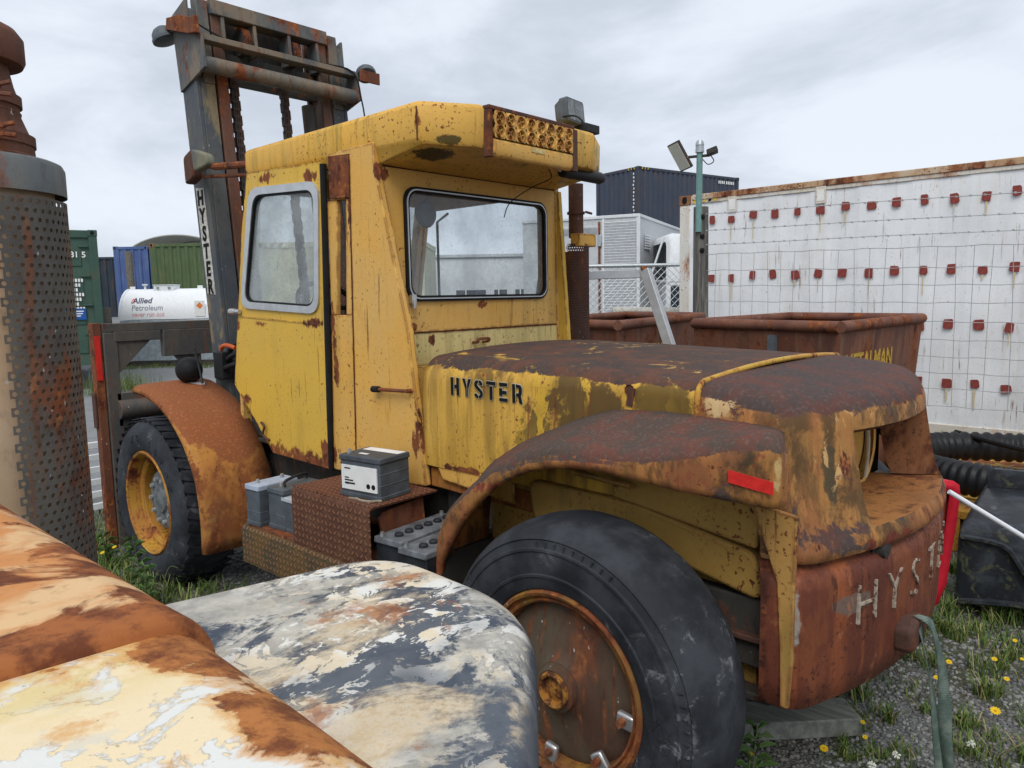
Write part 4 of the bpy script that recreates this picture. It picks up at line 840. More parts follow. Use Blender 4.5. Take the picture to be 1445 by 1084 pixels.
# carriage in front of the mast: top bar, side stile, lower bar, gussets
m = MB(); m.box(1.93, 3.95, 5.60, 5.66, 1.655, 1.715); m.box(2.0, 2.32, 5.595, 5.66, 1.585, 1.655); m.box(2.34, 3.6, 5.595, 5.66, 1.46, 1.655); CG = m.build('carriage_top_bar', CARR, P, bevel=.004)
m = MB(); m.box(1.87, 1.925, 5.62, 5.70, .10, 1.72); m.build('carriage_stile', RUST, P, bevel=.003)
m = MB(); m.box(1.93, 2.02, 5.60, 5.68, .12, 1.65); m.box(3.90, 4.0, 5.60, 5.68, .12, 1.65); m.split('carriage_side', CARR, P, bevel=.004)
m = MB(); m.prism([(2.02, 1.585), (2.25, 1.585), (2.02, 1.36)], 1, 5.61, 5.64); m.prism([(2.42, 1.46), (2.62, 1.46), (2.62, 1.2)], 1, 5.61, 5.64); m.split('gusset', CARR, P)
m = MB(); m.box(1.99, 3.95, 5.60, 5.67, .98, 1.22); m.tube([(1.99, 5.60, 1.10), (3.9, 5.60, 1.10)], .07, 12); m.build('carriage_lower_bar', CARR, P, bevel=.004)
m = MB(); m.box(2.02, 2.3, 5.58, 5.66, .35, .98); m.build('carriage_plate', FRAME, P)
m = MB(); m.box(1.876, 1.912, 5.613, 5.619, 1.32, 1.63); r_ = m.build('stile_reflector', REDREF, P); tag(r_, 'red reflective strip on the carriage stile')
m = MB(); m.box(1.855, 1.869, 5.64, 5.70, .98, 1.23); m.build('stile_cleat', RUSTD, P, bevel=.004)
# exhaust behind the cab, right side
m = MB(); m.tube([(3.92, 2.98, 2.22), (3.92, 2.98, 2.56)], .048, 16); EX = m.build('exhaust_pipe', RUSTD, P)
m = MB(); m.tube([(3.92, 2.98, 2.37), (3.92, 2.98, 2.385)], .058, 16); m.tube([(3.92, 2.90, 2.378), (4.02, 2.93, 2.378)], .008, 6); m.build('pipe_clamp', RUSTD, EX)
m = MB(); m.tube([(3.93, 3.0, 1.0), (3.93, 3.0, 2.13)], .09, 20); m.build('muffler', flat('muffler_grey', (.17, .15, .10), .7, .35, scale=8), P)
m = MB(); m.box(3.82, 4.0, 2.88, 2.95, 2.16, 2.24); m.build('muffler_bracket', CAB, P, bevel=.004)
def perforated(m, fn, nu, nv, hole, n=8, stagger=True):
    """sheet of cells each with a round hole; fn(u,v) maps cell units to 3-D"""
    for j in range(nv):
        for i in range(nu):
            off = .5 if (stagger and j % 2) else 0
            cx, cy = i+.5+off, j+.5; o = []; h = []
            for q in range(n):
                a = 2*math.pi*q/n; c_, s_ = math.cos(a), math.sin(a); k2 = .5/max(abs(c_), abs(s_)); o.append(fn(cx+c_*k2, cy+s_*k2)); h.append(fn(cx+c_*hole, cy+s_*hole))
            m.grid([o, h], True)
m = MB(); perforated(m, lambda u, v: (3.86+.095*math.sin(-1.4+u*.155)+.03, 2.93-.10*math.cos(-1.4+u*.155)+.05, 1.45+v*.0165), 18, 44, .30, 8); m.build('exhaust_guard', RUSTD, P, smooth=40, solid=.003)
# ================================================================ batteries left on the forklift
def battery(name, label, cx, cy, z0, lx, ly, h, rz, case, lid, caps=0, ribs=2, handle=False, terms=((.36, .36), (-.36, .36)), sticker=False, grp='batteries on the forklift step'):
    t = thing(name, label, 'battery', (cx, cy, z0), grp); B = BASE[t.name]
    ca, sa = math.cos(rz), math.sin(rz)
    def Wd(x, y, z): return (cx+x*ca-y*sa, cy+x*sa+y*ca, z0+z)
    def bb(m, x0, x1, y0, y1, za, zb, tp=1.0):
        v = [Wd(x*(1 if z == za else tp), y*(1 if z == za else tp), z) for z in (za, zb) for x, y in ((x0, y0), (x1, y0), (x1, y1), (x0, y1))]
        m.add(v, [(0, 3, 2, 1), (4, 5, 6, 7), (0, 1, 5, 4), (1, 2, 6, 5), (2, 3, 7, 6), (3, 0, 4, 7)])
    a, b = lx/2, ly/2
    m = MB(); bb(m, -a*.95, a*.95, -b*.95, b*.95, 0, h*.84)
    bb(m, -a*.985, a*.985, -b*.985, b*.985, .0, h*.10)
    for r in range(ribs): z = h*(.32+.26*r); bb(m, -a*.965, a*.965, -b*.965, b*.965, z, z+.006)
    m.build('case', case, t, bevel=.004)
    m = MB(); bb(m, -a, a, -b, b, h*.84, h*.97, .985); m.build('lid', lid, t, bevel=.005)
    for (ux, uy) in terms:
        m = MB(); m.tube([Wd(ux*lx, uy*ly, h*.96), Wd(ux*lx, uy*ly, h*.96+.022)], [.011, .009], 10); m.build('terminal', CHROME, t)
    for i in range(caps):
        u = (-.5+(i+.5)/caps)*.84; m = MB(); p = Wd(u*lx, -.05*ly, h*.96); m.lathe([(.02, 0), (.02, .012), (.017, .016), (.008, .018), (0, .018)], 10, p, (0, 0, 1)); m.build('vent_cap', BATD, t, smooth=30)
    if handle: m = MB(); m.tube(smooth_path([Wd(-a*.7, -b*.5, h), Wd(-a*.6, -b*.4, h+.03), Wd(a*.6, b*.4, h+.03), Wd(a*.7, b*.5, h)], 4), .008, 6); m.build('carry_handle', BATD, t)
    if sticker:
        m = MB(); bb(m, -a*1.0-.0015, -a*.94, -b*.82, b*.86, h*.18, h*.74); st = m.build('side_label', WHITE, t)
        m = MB()
        for (u0, u1, v0, v1) in ((.70, .42, .66, .685), (.70, .50, .44, .465), (.70, .30, .38, .41), (.70, .22, .31, .345), (.66, .5, .30, .305)): bb(m, -a-.003, -a-.001, min(u0*b, u1*b), max(u0*b, u1*b), h*v0, h*v1)
        for q in (-.42, -.66): m.add(*(lambda L: (L, [tuple(range(len(L)//2)), *[(i, (i+1) % (len(L)//2), (i+1) % (len(L)//2)+len(L)//2, i+len(L)//2) for i in range(len(L)//2)]]))([Wd(-a-.0025, q*b+.012*math.cos(x*math.pi/6), h*.31+.012*math.sin(x*math.pi/6)) for x in range(12)]+[Wd(-a-.001, q*b+.012*math.cos(x*math.pi/6), h*.31+.012*math.sin(x*math.pi/6)) for x in range(12)]))
        m.build('label_print', INK, st, smooth=0)
        m = MB(); bb(m, a*.30, a*.86, -b*.9, b*.8, h*.972, h*.976); m.build('top_label', WHITE, t)
        m = MB(); bb(m, -a*.5, -a*.3, -b*.0, b*.4, h*.972, h*.976); m.build('top_mark', WHITE, t)
    return t
battery('battery', 'grey car battery with a white label standing on top of the rusty chequer-plate box', 2.075, 2.76, .949, .20, .265, .200, math.radians(8), BATG, flat('dark_battery_lid', (.07, .08, .092), .5, .2), 0, 2, sticker=True, terms=((-.30, .38),))
battery('battery', 'dark battery with pale blue-grey lid beside the front fender', 2.02, 3.60, .675, .25, .125, .225, math.radians(4), BATG, BLUEBAT, 0, 1, terms=((-.3, .1), (.3, .1)))
battery('battery', 'grey battery with carry handle, right behind the pale-lidded battery', 2.07, 3.44, .675, .26, .15, .222, math.radians(3), BATG, BATG, 0, 1, handle=True, terms=((-.3, .1),))
battery('battery', 'pale-topped ribbed grey battery pressed against the chequer-plate box', 2.035, 3.31, .675, .17, .17, .185, math.radians(2), BATG, flat('pale_battery_lid', (.45, .48, .5), .5, .1), 0, 3, terms=())
battery('battery', 'long black truck battery with vent caps beside the open box end', 2.15, 2.525, .61, .44, .17, .215, math.radians(5), BATD, DUSTB, 6, 1, terms=((-.45, .3), (.42, .3)))
battery('battery', 'black truck battery tucked under the front edge of the rear fender', 2.14, 2.352, .60, .44, .165, .215, math.radians(5), BATD, DUSTB, 6, 1, terms=((-.45, .3), (.42, .3)))

# ================================================================ foreground machine: hood, fender and exhaust stack
def fg_hood_mats():
    n = NT('foreground_hood_rust'); X = n.xyz(n.co())
    v = n.sc((6, 6.5, 6), (0, 0, 0))
    col = n.mix(n.mr(n.noise(.9, 6, .6, v, .5), .44, .58), (.58, .25, .085), (.70, .46, .24))
    gm = n.mr(n.noise(.75, 7, .66, n.sc((6, 8, 6), (7, 3, 0)), .6), .56, .62)
    gcol = n.mix(n.mr(n.noise(3, 6, .7, v, .4), .42, .60), (.20, .17, .15), (.62, .60, .53))
    col = n.mix(n.mul(gm, n.mr(X[1], -.25, -.05)), col, gcol)
    lip = n.mx(n.mr(X[1], -.30, -.385), n.mul(n.mr(X[0], .26, .36), .75))
    rn = n.noise(.8, 7, .64, n.sc((6.5, 7, 6), (1, 8, 0)), .7)
    mk = n.mr(n.add(rn, n.mul(lip, .17)), .545, .60)
    rc = n.mix(n.mr(n.noise(14, 7, .72), .40, .60), (.13, .038, .016), (.34, .115, .035))
    col = n.mix(mk, col, rc)
    col = n.mix(n.mul(n.mr(n.noise(45, 5, .7), .52, .7), .30), col, (.16, .06, .03))
    h = n.done(col, n.add(n.mul(mk, .2), .52), 0, n.bump(n.m('SUBTRACT', n.mul(n.noise(110, 4, .7), .35), n.mul(gm, .3)), .35, .004))
    n = NT('foreground_cowl_paint'); X = n.xyz(n.co())
    v = n.sc((8, 9, 6), (2, 5, 0))
    pn = n.noise(1.0, 7, .58, v, .5)
    col = n.mix(n.mr(pn, .505, .517), (.71, .71, .67), (.80, .66, .43))
    line = n.mul(n.mr(pn, .495, .507), n.mr(pn, .521, .509)); col = n.mix(n.mul(line, .35), col, (.40, .34, .26))
    col = n.mix(n.mul(n.mr(n.noise(2.2, 6, .6, v, .3), .55, .66), .5), col, (.56, .58, .56))
    seam = n.mr(X[1], -.56, -.43); col = n.mix(n.mul(seam, n.mr(n.noise(3, 5, .6, v), .36, .55)), col, (.70, .56, .27))
    rim = n.mr(X[0], .335, .36); col = n.mix(n.mul(rim, .9), col, (.60, .36, .07))
    band = n.mul(n.mr(X[0], .235, .30), n.mr(X[0], .372, .335))
    rn = n.noise(1.1, 7, .66, n.sc((7, 8, 6), (4, 0, 0)), .4); sc_ = n.add(rn, n.add(n.mul(band, .23), n.mul(seam, .05)))
    mk = n.mr(sc_, .615, .66); halo = n.mr(sc_, .525, .62)
    col = n.mix(n.mul(halo, .75), col, (.64, .34, .11))
    col = n.mix(mk, col, n.mix(n.mr(n.noise(16, 7, .72), .40, .60), (.16, .05, .02), (.44, .17, .05)))
    dk = n.mr(n.noise(60, 3, .6), .69, .72); col = n.mix(n.mul(dk, .6), col, (.2, .15, .1))
    cw = n.done(col, n.add(n.mul(mk, .3), .5), 0, n.bump(n.add(n.m('SUBTRACT', n.mul(n.noise(120, 4, .7), .25), n.mul(mk, .3)), n.mul(n.mr(pn, .505, .517), .5)), .45, .004))
    return h, cw
def fg_fender_mat():
    n = NT('foreground_fender_paint'); c = n.co()
    X = n.xyz(n.co()); upm = n.up(.4, .8); fine = n.noise(60, 5, .75)
    chalk = n.mix(n.mr(n.noise(9, 7, .7), .40, .62), (.30, .29, .26), (.52, .49, .42))
    slate = n.mix(n.mr(n.noise(5, 6, .65), .38, .62), (.042, .057, .085), (.105, .12, .14))
    sn = n.noise(3.6, 7, .70, n.sc((1, 1.3, 1), (3, 1, 0)), .5)
    sm = n.mx(n.mr(n.add(sn, n.mul(n.m('SUBTRACT', fine, .5), .16)), .47, .53), n.mul(n.m('SUBTRACT', 1.0, upm), n.mr(n.noise(4, 6, .65), .22, .40)))
    col = n.mix(sm, chalk, slate)
    tan = n.mr(n.add(n.noise(3.1, 7, .68, n.sc((1, 1.6, 1), (9, 9, 0)), .4), n.mul(n.m('SUBTRACT', fine, .5), .12)), .50, .60)
    col = n.mix(n.mul(n.mul(tan, upm), .85), col, n.mix(n.mr(fine, .4, .6), (.60, .46, .28), (.68, .58, .42)))
    fl_ = n.mr(n.noise(11, 7, .68, n.sc((1, 1.4, 1), (6, 3, 0)), .9), .53, .54)
    fl2 = n.mr(n.noise(27, 7, .72, n.sc((1, 1.4, 1), (1, 9, 0)), .6), .575, .585)
    zone = n.mr(n.noise(2.4, 3, .5, n.sc((1, 1, 1), (0, 4, 0))), .40, .52)
    flake = n.mul(n.mul(n.mx(fl_, fl2), zone), n.add(n.mul(upm, .9), .1))
    col = n.mix(flake, col, n.mix(n.mr(n.noise(14, 5, .6), .45, .6), (.72, .71, .66), (.70, .60, .44)))
    rm = n.mr(n.add(n.noise(5.5, 7, .70, n.sc((1, 1, 1), (2, 2, 5)), .3), n.mul(n.m('SUBTRACT', fine, .5), .1)), .56, .66)
    col = n.mix(n.mul(rm, .85), col, n.mix(n.mr(n.noise(20, 5, .6), .4, .6), (.22, .075, .035), (.44, .19, .075)))
    col = n.mix(n.mul(n.mr(fine, .52, .70), .25), col, (.10, .09, .08))
    return n.done(col, n.add(n.mul(flake, .12), .40), 0, n.bump(n.add(n.mul(flake, .5), n.mul(n.noise(120, 4, .7), .25)), .35, .003))
(FGH, FGC), FGF = fg_hood_mats(), fg_fender_mat()
OM = thing('old_machine', 'old machine in the near foreground with flaking hood, blue-grey fender and perforated exhaust stack', 'machine', (0, 1.2, 0))
def hood_section(y, xe, zt, r, zb, crown=.02, xl=-1.0):
    pts = [(xe+.01, zb), (xe+.006, zt-r-.12)]
    for i in range(11):
        t = (math.pi/2)*i/10; pts.append((xe-r+r*math.cos(t), zt-r+r*math.sin(t)))
    for i in range(1, 11):
        s = i/10; x = (xe-r)+(xl-(xe-r))*s; pts.append((x, zt+crown*math.sin(s*math.pi)))
    return [(x, y, z) for x, z in pts]
rows = []
for y, dx, dz, r in ((.795, .022, .030, .06), (.797, .010, .012, .065), (.803, .003, .003, .07), (.815, 0, 0, .075), (.9, 0, 0, .08), (1.3, 0, 0, .08), (1.9, 0, 0, .08)):
    rows.append(hood_section(y, .372-dx, 1.515-dz, r, .9))
m = MB(); m.grid(rows); m.build('hood', FGH, OM, smooth=60)
rows = []
for y, dx, dz, r in ((.08, .30, .40, .1), (.12, .16, .16, .12), (.17, .07, .06, .12), (.25, .02, .012, .11), (.34, .004, .0, .10), (.6, 0, 0, .085), (.78, 0, 0, .075), (.83, 0, 0, .075)):
    rows.append(hood_section(y, .368-dx, 1.497-dz, r, .9))
m = MB(); m.grid(rows); m.build('tail_cowl', FGC, OM, smooth=60)
# fender: domed rounded shell
def shell(outline, ztop, zbot, n_in=7, inset=.065, drop=.062):
    cx = sum(p[0] for p in outline)/len(outline); cy = sum(p[1] for p in outline)/len(outline); rows = [[(x, y, zbot) for x, y in outline]]
    rows.append([(x, y, ztop-drop-.05) for x, y in outline])
    for i in range(1, n_in+1):
        t = i/n_in*math.pi/2; s = inset*(1-math.cos(t))
        r = []
        for x, y in outline:
            d = Vector((cx-x, cy-y)); d = d.normalized(); r.append((x+d.x*s, y+d.y*s, ztop-drop+drop*math.sin(t)))
        rows.append(r)
    for k2 in (.35, .7): rows.append([(x+(cx-x)*k2, y+(cy-y)*k2, ztop+.008*k2) for x, y, z in rows[n_in+1]])
    return rows
ol = rquad([(.30, 1.165), (.838, 1.06), (.80, .30), (.30, .26)], .001, 1)
ol = rquad([(.30, 1.175), (.822, 1.065), (.815, .70), (.30, .26)], .125, 9)
rows = shell(ol, 1.405, .55); m = MB(); m.grid(rows, True); k = len(m.v)-len(ol); m.f.append(tuple(range(k, k+len(ol)))); m.build('fender', FGF, OM, smooth=60)
m = MB(); m.obox((.93, .60, .62), (1, .1, 0), (-.1, 1, 0), (0, 0, 1), .09, .20, .03); m.build('step', flat('grey_speckled_step', (.28, .30, .33), .8, .3, scale=60), OM, bevel=.006)
# exhaust stack
EXC = Vector((.507, 2.217, -.030)); ez = lambda z: (EXC.x, EXC.y, z+EXC.z)
TAN = steel('tan_muffler_paint', (.42, .30, .19), (.46, .34, .23), .70, 3, .6)
GUARD = steel('guard_steel', (.085, .082, .075), (.12, .11, .095), .50, 14, .6, .10)
GUARDT = steel('guard_cap_steel', (.13, .145, .15), (.20, .19, .16), .57, 17, .6, .14)
EXR = steel('exhaust_rust', (.10, .045, .032), (.16, .07, .045), .52, 21, .8)
m = MB(); m.lathe([(.160, .9), (.160, 2.16)], 48, ez(0), (0, 0, 1)); m.build('muffler', TAN, OM)
RG = .185; ang0 = math.radians(264); da = .0205/RG; NU = 29
GP = MB(); perforated(GP, lambda u, v: (EXC.x+RG*math.cos(ang0+u*da), EXC.y+RG*math.sin(ang0+u*da), .945+v*.0215), NU, 54, .27, 8); GD = GP.build('perforated_guard', GUARD, OM, smooth=0, solid=.0025)
m = MB(); m.lathe([(RG+.004, 2.15), (RG+.004, 2.215), (RG-.002, 2.228), (RG-.015, 2.234), (.10, 2.238), (.09, 2.236)], 48, ez(0), (0, 0, 1)); m.build('guard_cap', GUARDT, OM)
m = MB(); m.lathe([(r_, 2.236+h_) for r_, h_ in ((.136, 0), (.136, .008), (.128, .012), (.126, .05), (.124, .058), (.121, .06), (.112, .085), (.104, .108), (.106, .115), (.102, .12), (.104, .15), (.098, .165), (.094, .18), (.088, .215), (.086, .226), (.118, .228), (.124, .24), (.124, .29), (.110, .31), (.064, .335), (.058, .36), (.056, .7))], 48, ez(0), (0, 0, 1)); m.build('exhaust_pipe', EXR, OM, smooth=40)
rt_h = Vector((math.cos(YAW), -math.sin(YAW), 0)); fw_h = Vector((math.sin(YAW), math.cos(YAW), 0))
for z, r, ln in ((2.283, .131, .04), (2.378, .109, .045)):
    m = MB(); m.lathe([(r-.006, -.014), (r, -.012), (r, .012), (r-.006, .014)], 36, ez(z), (0, 0, 1)); cl = m.build('band_clamp', EXR, OM)
    m = MB(); c0 = Vector(ez(z))-fw_h*r*.72+rt_h*r*.55
    for dz in (-.008, .010): m.obox(c0+Vector((0, 0, dz))+rt_h*.02, rt_h, fw_h, (0, 0, 1), .05, .006, .005); m.tube([c0+rt_h*.06+Vector((0, 0, dz)), c0+rt_h*.095+Vector((0, 0, dz*1.6))], .0055, 6)
    m.build('clamp_bolt', EXR, cl, smooth=0)
m = MB()
for i in range(9):
    a = math.radians(150+i*17); m.obox(Vector(ez(2.402))+Vector((math.cos(a), math.sin(a), 0))*.101, (-math.sin(a), math.cos(a), 0), (math.cos(a), math.sin(a), 0), (0, 0, 1), .011, .006, .010)
m.build('crimp_band', GUARDT, OM, smooth=0)
m = MB(); c0 = Vector(ez(2.50))-fw_h*.112+rt_h*.0; m.lathe([(.032, -.02), (.036, .0), (.036, .010), (.028, .010), (.027, -.01), (0, -.012)], 24, c0, -fw_h); m.build('outlet_collar', FRAME, OM)

# ================================================================ containers
def corr(m, p0, p1, z0, z1, period, depth, nrm, duty=(.34, .12)):
    """trapezoid-corrugated wall from p0 to p1 (plan), proud side along nrm"""
    p0, p1, nrm = Vector(p0), Vector(p1), Vector(nrm); L = (p1-p0).length; u = (p1-p0)/L; k = max(1, round(L/period)); per = L/k; pl = []
    for i in range(k):
        b = i*per
        for s, d in ((0, 0), (duty[0], 0), (duty[0]+duty[1], -depth), (1-duty[1], -depth)): pl.append(p0+u*(b+s*per)+nrm*d)
    pl.append(p1); m.grid([[(p.x, p.y, z0) for p in pl], [(p.x, p.y, z1) for p in pl]]); return m
def boxp(m, p0, u, v, a0, a1, b0, b1, z0, z1):
    P4 = [p0+u*a+v*b for a, b in ((a0, b0), (a1, b0), (a1, b1), (a0, b1))]
    m.add([(q.x, q.y, z) for z in (z0, z1) for q in P4], [(0, 3, 2, 1), (4, 5, 6, 7), (0, 1, 5, 4), (1, 2, 6, 5), (2, 3, 7, 6), (3, 0, 4, 7)])
def container(name, label, p0, ang, L, Wd, z0, H, mat, frame, castm, period=.28, depth=.036, hazard=None, door_end=False, cat='container'):
    """p0: near corner in plan; ang: direction of the long side (u); v = u turned left"""
    t = thing(name, label, cat, (p0[0], p0[1], z0)); u = Vector((math.cos(ang), math.sin(ang))); v = Vector((-u.y, u.x)); p = Vector(p0[:2]); e = .10
    for (a, b, nr, nm) in ((p+u*e, p+u*(L-e), -v, 'side_wall'), (p+v*Wd+u*e, p+v*Wd+u*(L-e), v, 'side_wall'), (p+v*e, p+v*(Wd-e), -u, 'end_wall'), (p+u*L+v*e, p+u*L+v*(Wd-e), u, 'end_wall')):
        m = MB(); corr(m, a-nr*.012, b-nr*.012, z0+.12, z0+H-.10, period, depth, nr); m.build(nm, mat, t, smooth=0, solid=.003)
    m = MB(); boxp(m, p, u, v, .05, L-.05, .05, Wd-.05, z0+H-.06, z0+H-.015); m.build('roof_sheet', mat, t)
    m = MB()
    for b0 in (0, Wd-.07):
        boxp(m, p, u, v, .17, L-.17, b0, b0+.07, z0+H-.115, z0+H-.01); boxp(m, p, u, v, .17, L-.17, b0, b0+.07, z0, z0+.15)
    for a0 in (0, L-.07):
        boxp(m, p, u, v, a0, a0+.07, .17, Wd-.17, z0+H-.115, z0+H-.01); boxp(m, p, u, v, a0, a0+.07, .17, Wd-.17, z0, z0+.15)
    m.split('rail', frame, t, bevel=.006)
    for a0 in (0, L-.16):
        for b0 in (0, Wd-.16):
            m = MB(); boxp(m, p, u, v, a0+.004, a0+.156, b0+.004, b0+.156, z0+.12, z0+H-.12); m.build('corner_post', frame, t, bevel=.01)
            for zz in (z0, z0+H-.12):
                m = MB(); boxp(m, p, u, v, a0-.004, a0+.166, b0-.004, b0+.166, zz-.003, zz+.123); cst = m.build('corner_casting', castm, t, bevel=.008)
                m = MB(); cxy = p+u*(a0+.08)+v*(b0-.006 if b0 == 0 else b0+.168); ov = [(.035*math.cos(q*math.pi/6), .05*math.sin(q*math.pi/6)) for q in range(12)]
                m.add([(cxy.x+u.x*a, cxy.y+u.y*a, zz+.06+b) for a, b in ov], [tuple(range(12))]); m.build('casting_hole', INK, cst, smooth=0)
    if hazard:
        hz, hz2 = hazard
        for ux, vx, s in ((u, v, 1), (v, u, -1)):
            for i in range(5):
                m = MB(); a = .19+i*.075; z = z0+H-.10; nn = (-v if s == 1 else -u)*.004
                c4 = [p+ux*(a+d)+nn for d in (0, .04, .075, .035)]
                zz = (z, z, z+.075, z+.075); m.add([(q.x, q.y, w) for q, w in zip(c4, zz)], [(0, 1, 2, 3)]); m.build('hazard_stripe', hz if i % 2 == 0 else hz2, t, smooth=0)
    return t, u, v, p
def cpaint(name, c, rust=.72, streak=.3, off=0, rough=.5, stc=None): return paint(name, c, tuple(x*.88 for x in c), patch=rust, patch_scale=2.2, streak=streak, streak_col=stc or (.25, .13, .05), speck=.66, edge=0, rough=rough, off=off)
YEL = flat('yellow_hazard', (.7, .5, .03), .5); CASTR = steel('rusty_casting', (.22, .10, .05), (.30, .15, .08), .5, 33, .7)
# white reefer container on the right with red repair patches
WC = cpaint('white_container_paint', (.84, .86, .88), .80, .22, 1, .45, (.60, .52, .38)); WF = paint('white_frame_paint', (.70, .69, .65), (.66, .60, .50), patch=.60, patch_scale=3.5, streak=.5, streak_col=(.45, .25, .08), speck=.6, edge=0, off=4, soft=.1, mid=(.28, .10, .04))
XC = 9.0; CY1 = 5.12; CZ0 = .24; CH = 2.885
TOPR = paint('rusty_top_rail', (.62, .54, .42), (.52, .36, .22), patch=.47, patch_scale=2.2, streak=.3, speck=.55, edge=0, off=5, soft=.1, mid=(.25, .09, .04), org=(.42, .20, .08))
t, u, v, p = container('shipping_container', 'long white container covered in rows of red square patches, at the right', (XC, CY1), -math.pi/2, 12.19, 2.44, CZ0, CH, WC, WF, CASTR, period=.551, depth=.008, hazard=(YEL, INK))
m = MB(); m.box(XC-.012, XC+.06, -6.9, 4.93, CZ0+CH-.07, CZ0+CH+.003); m.build('top_rail', TOPR, t, bevel=.008)
PATCH = flat('red_oxide_patch', (.25, .055, .045), .6, .15, scale=20)
pm = None
def patch_mesh(seed):
    r = random.Random(seed); m = MB(); L = [(.047*sx+r.uniform(-.006, .006), .058*sy+r.uniform(-.006, .006)) for sx, sy in ((-1, -.7), (-.75, -1), (.7, -1), (1, -.75), (1, .7), (.7, 1), (-.7, 1), (-1, .75))]
    n = len(L); m.add([(0, a, b) for a, b in L]+[(-.002, a*.98, b*.98) for a, b in L], [tuple(range(n, 2*n))]+[(i, (i+1) % n, (i+1) % n+n, i+n) for i in range(n)]); return m
pmeshes = []
for s in range(5):
    m = patch_mesh(s); me = bpy.data.meshes.new('repair_patch'); me.from_pydata(m.v, [], m.f); me.materials.append(PATCH); pmeshes.append(me)
STK = flat('rust_run', (.62, .52, .33), .6, .15, scale=60)
for row, zz in enumerate((2.79, 2.05, 1.46, .83)):
    for i in range(24):
        y = 4.645-.2755*i+random.uniform(-.012, .012)
        o = bpy.data.objects.new('repair_patch', pmeshes[random.randrange(5)]); C.objects.link(o); o.parent = t
        o.location = (-.0055, y-BASE[t.name].y, zz+random.uniform(-.02, .02)-CZ0); o.scale = (1, random.uniform(.8, 1.12), random.uniform(.75, 1.0)); o.rotation_euler.x = random.uniform(-.1, .1)
        if random.random() < .55:
            h = random.uniform(.06, .26); w = random.uniform(.006, .014); m = MB(); m.add([(XC-.0035, y-w, zz-.05), (XC-.0035, y+w, zz-.05), (XC-.0035, y+w*.6, zz-.05-h), (XC-.0035, y-w*.5, zz-.05-h)], [(0, 1, 2, 3)]); m.build('rust_run', STK, t, smooth=0)
for y in (4.37, 3.27):
    m = MB(); m.box(XC-.009, XC-.004, y-.06, y+.06, 2.80+.06, 3.06); vt = m.build('vent_cover', WF, t, bevel=.003); m = MB(); m.box(XC-.012, XC-.009, y-.04, y+.04, 2.89, 3.02); m.build('vent_plate', WHITE, vt)
m = MB(); m.box(XC+.02, XC+2.4, -7.0, 5.1, 0.0, CZ0-.01); m.build('plinth', flat('concrete_blocks', (.35, .36, .33), .8, .2), t)
# stacked dark container behind
NAVY = cpaint('charcoal_container_paint', (.055, .07, .10), .80, .15, 2); NAVF = cpaint('charcoal_frame_paint', (.05, .062, .085), .74, .2, 3)
a1 = math.atan2(9.925-12.351-1.0, 21.461-19.31+.55)
t, u, v, p = container('shipping_container', 'charcoal corrugated container stacked high behind the white cabins', (25.1, 16.06), math.radians(-12.4), 6.06, 2.44, 4.15, 2.6, NAVY, NAVF, NAVF, hazard=(YEL, INK))
m = MB()
for i in range(13): q = p+v*(.21+.02*(i % 3 == 0))-u*.006; w_ = .05+.02*(i % 2); m.add([(q.x+v.x*c_, q.y+v.y*c_, 6.45-.14*i+d_) for c_, d_ in ((0, 0), (w_, 0), (w_, .075), (0, .075))], [(0, 1, 2, 3)])
m.split('door_mark', WHITE, t, smooth=0)
m = MB()
for i in range(9): q = p+u*(4.7+.11*i+.05*(i > 3))-v*.006; m.add([(q.x+u.x*c_, q.y+u.y*c_, 6.42+d_) for c_, d_ in ((0, 0), (.07, 0), (.07, .12), (0, .12))], [(0, 1, 2, 3)])
m.split('side_mark', WHITE, t, smooth=0)
tl, _, _, _ = container('shipping_container', 'dark container under the charcoal one, mostly hidden behind the white cabins', (25.1, 16.06), math.radians(-12.4), 6.06, 2.44, 1.25, 2.9, NAVY, NAVF, NAVF)
# left: green container end, blue and green containers on the bank
GRN = cpaint('green_container_paint', (.055, .11, .085), .80, .2, 5); GRF = cpaint('green_frame_paint', (.05, .10, .078), .76, .2, 6)
D2 = cpaint('deep_green_container_paint', (.085, .13, .06), .8, .35, 7, stc=(.25, .22, .1)); BLU = cpaint('blue_container_paint', (.075, .125, .29), .79, .3, 8, stc=(.3, .32, .36)); DKC = cpaint('dark_container_paint', (.03, .045, .06), .8, .2, 9)
# green door end faces the camera: door panels with recessed bars
gt = thing('shipping_container', 'green container with white markings on its door, left edge behind the perforated stack', 'container', (5.0, 17.6, .5))
gp = Vector((6.03, 17.45)); gu = Vector((-.955, .297)).normalized(); gv = Vector((gu.y, -gu.x))*-1
gn = Vector((-gu.y, gu.x)); gn = gn if gn.dot(Vector((0, -1))) > 0 else -gn; gb = -gn
GB, GH = .55, 2.87
m = MB(); boxp(m, gp, gu, gb, 0, 2.44, .04, 6.0, GB, GB+GH); m.build('body', GRN, gt)
m = MB(); boxp(m, gp, gu, gb, -.02, .14, 0, .2, GB, GB+GH-.12); boxp(m, gp, gu, gb, .14, 2.3, 0, .1, GB+GH-.16, GB+GH); m.split('door_frame', GRF, gt, bevel=.012)
m = MB(); boxp(m, gp, gu, gb, -.03, .15, -.01, .16, GB+GH-.12, GB+GH+.01); cst = m.build('corner_casting', GRF, gt, bevel=.01)
m = MB(); q = gp+gu*.065+gn*.012; m.add([(q.x+gu.x*a, q.y+gu.y*a, GB+GH-.055+b) for a, b in [(.04*math.cos(k*math.pi/6), .045*math.sin(k*math.pi/6)) for k in range(12)]], [tuple(range(12))]); m.build('casting_hole', INK, cst, smooth=0)
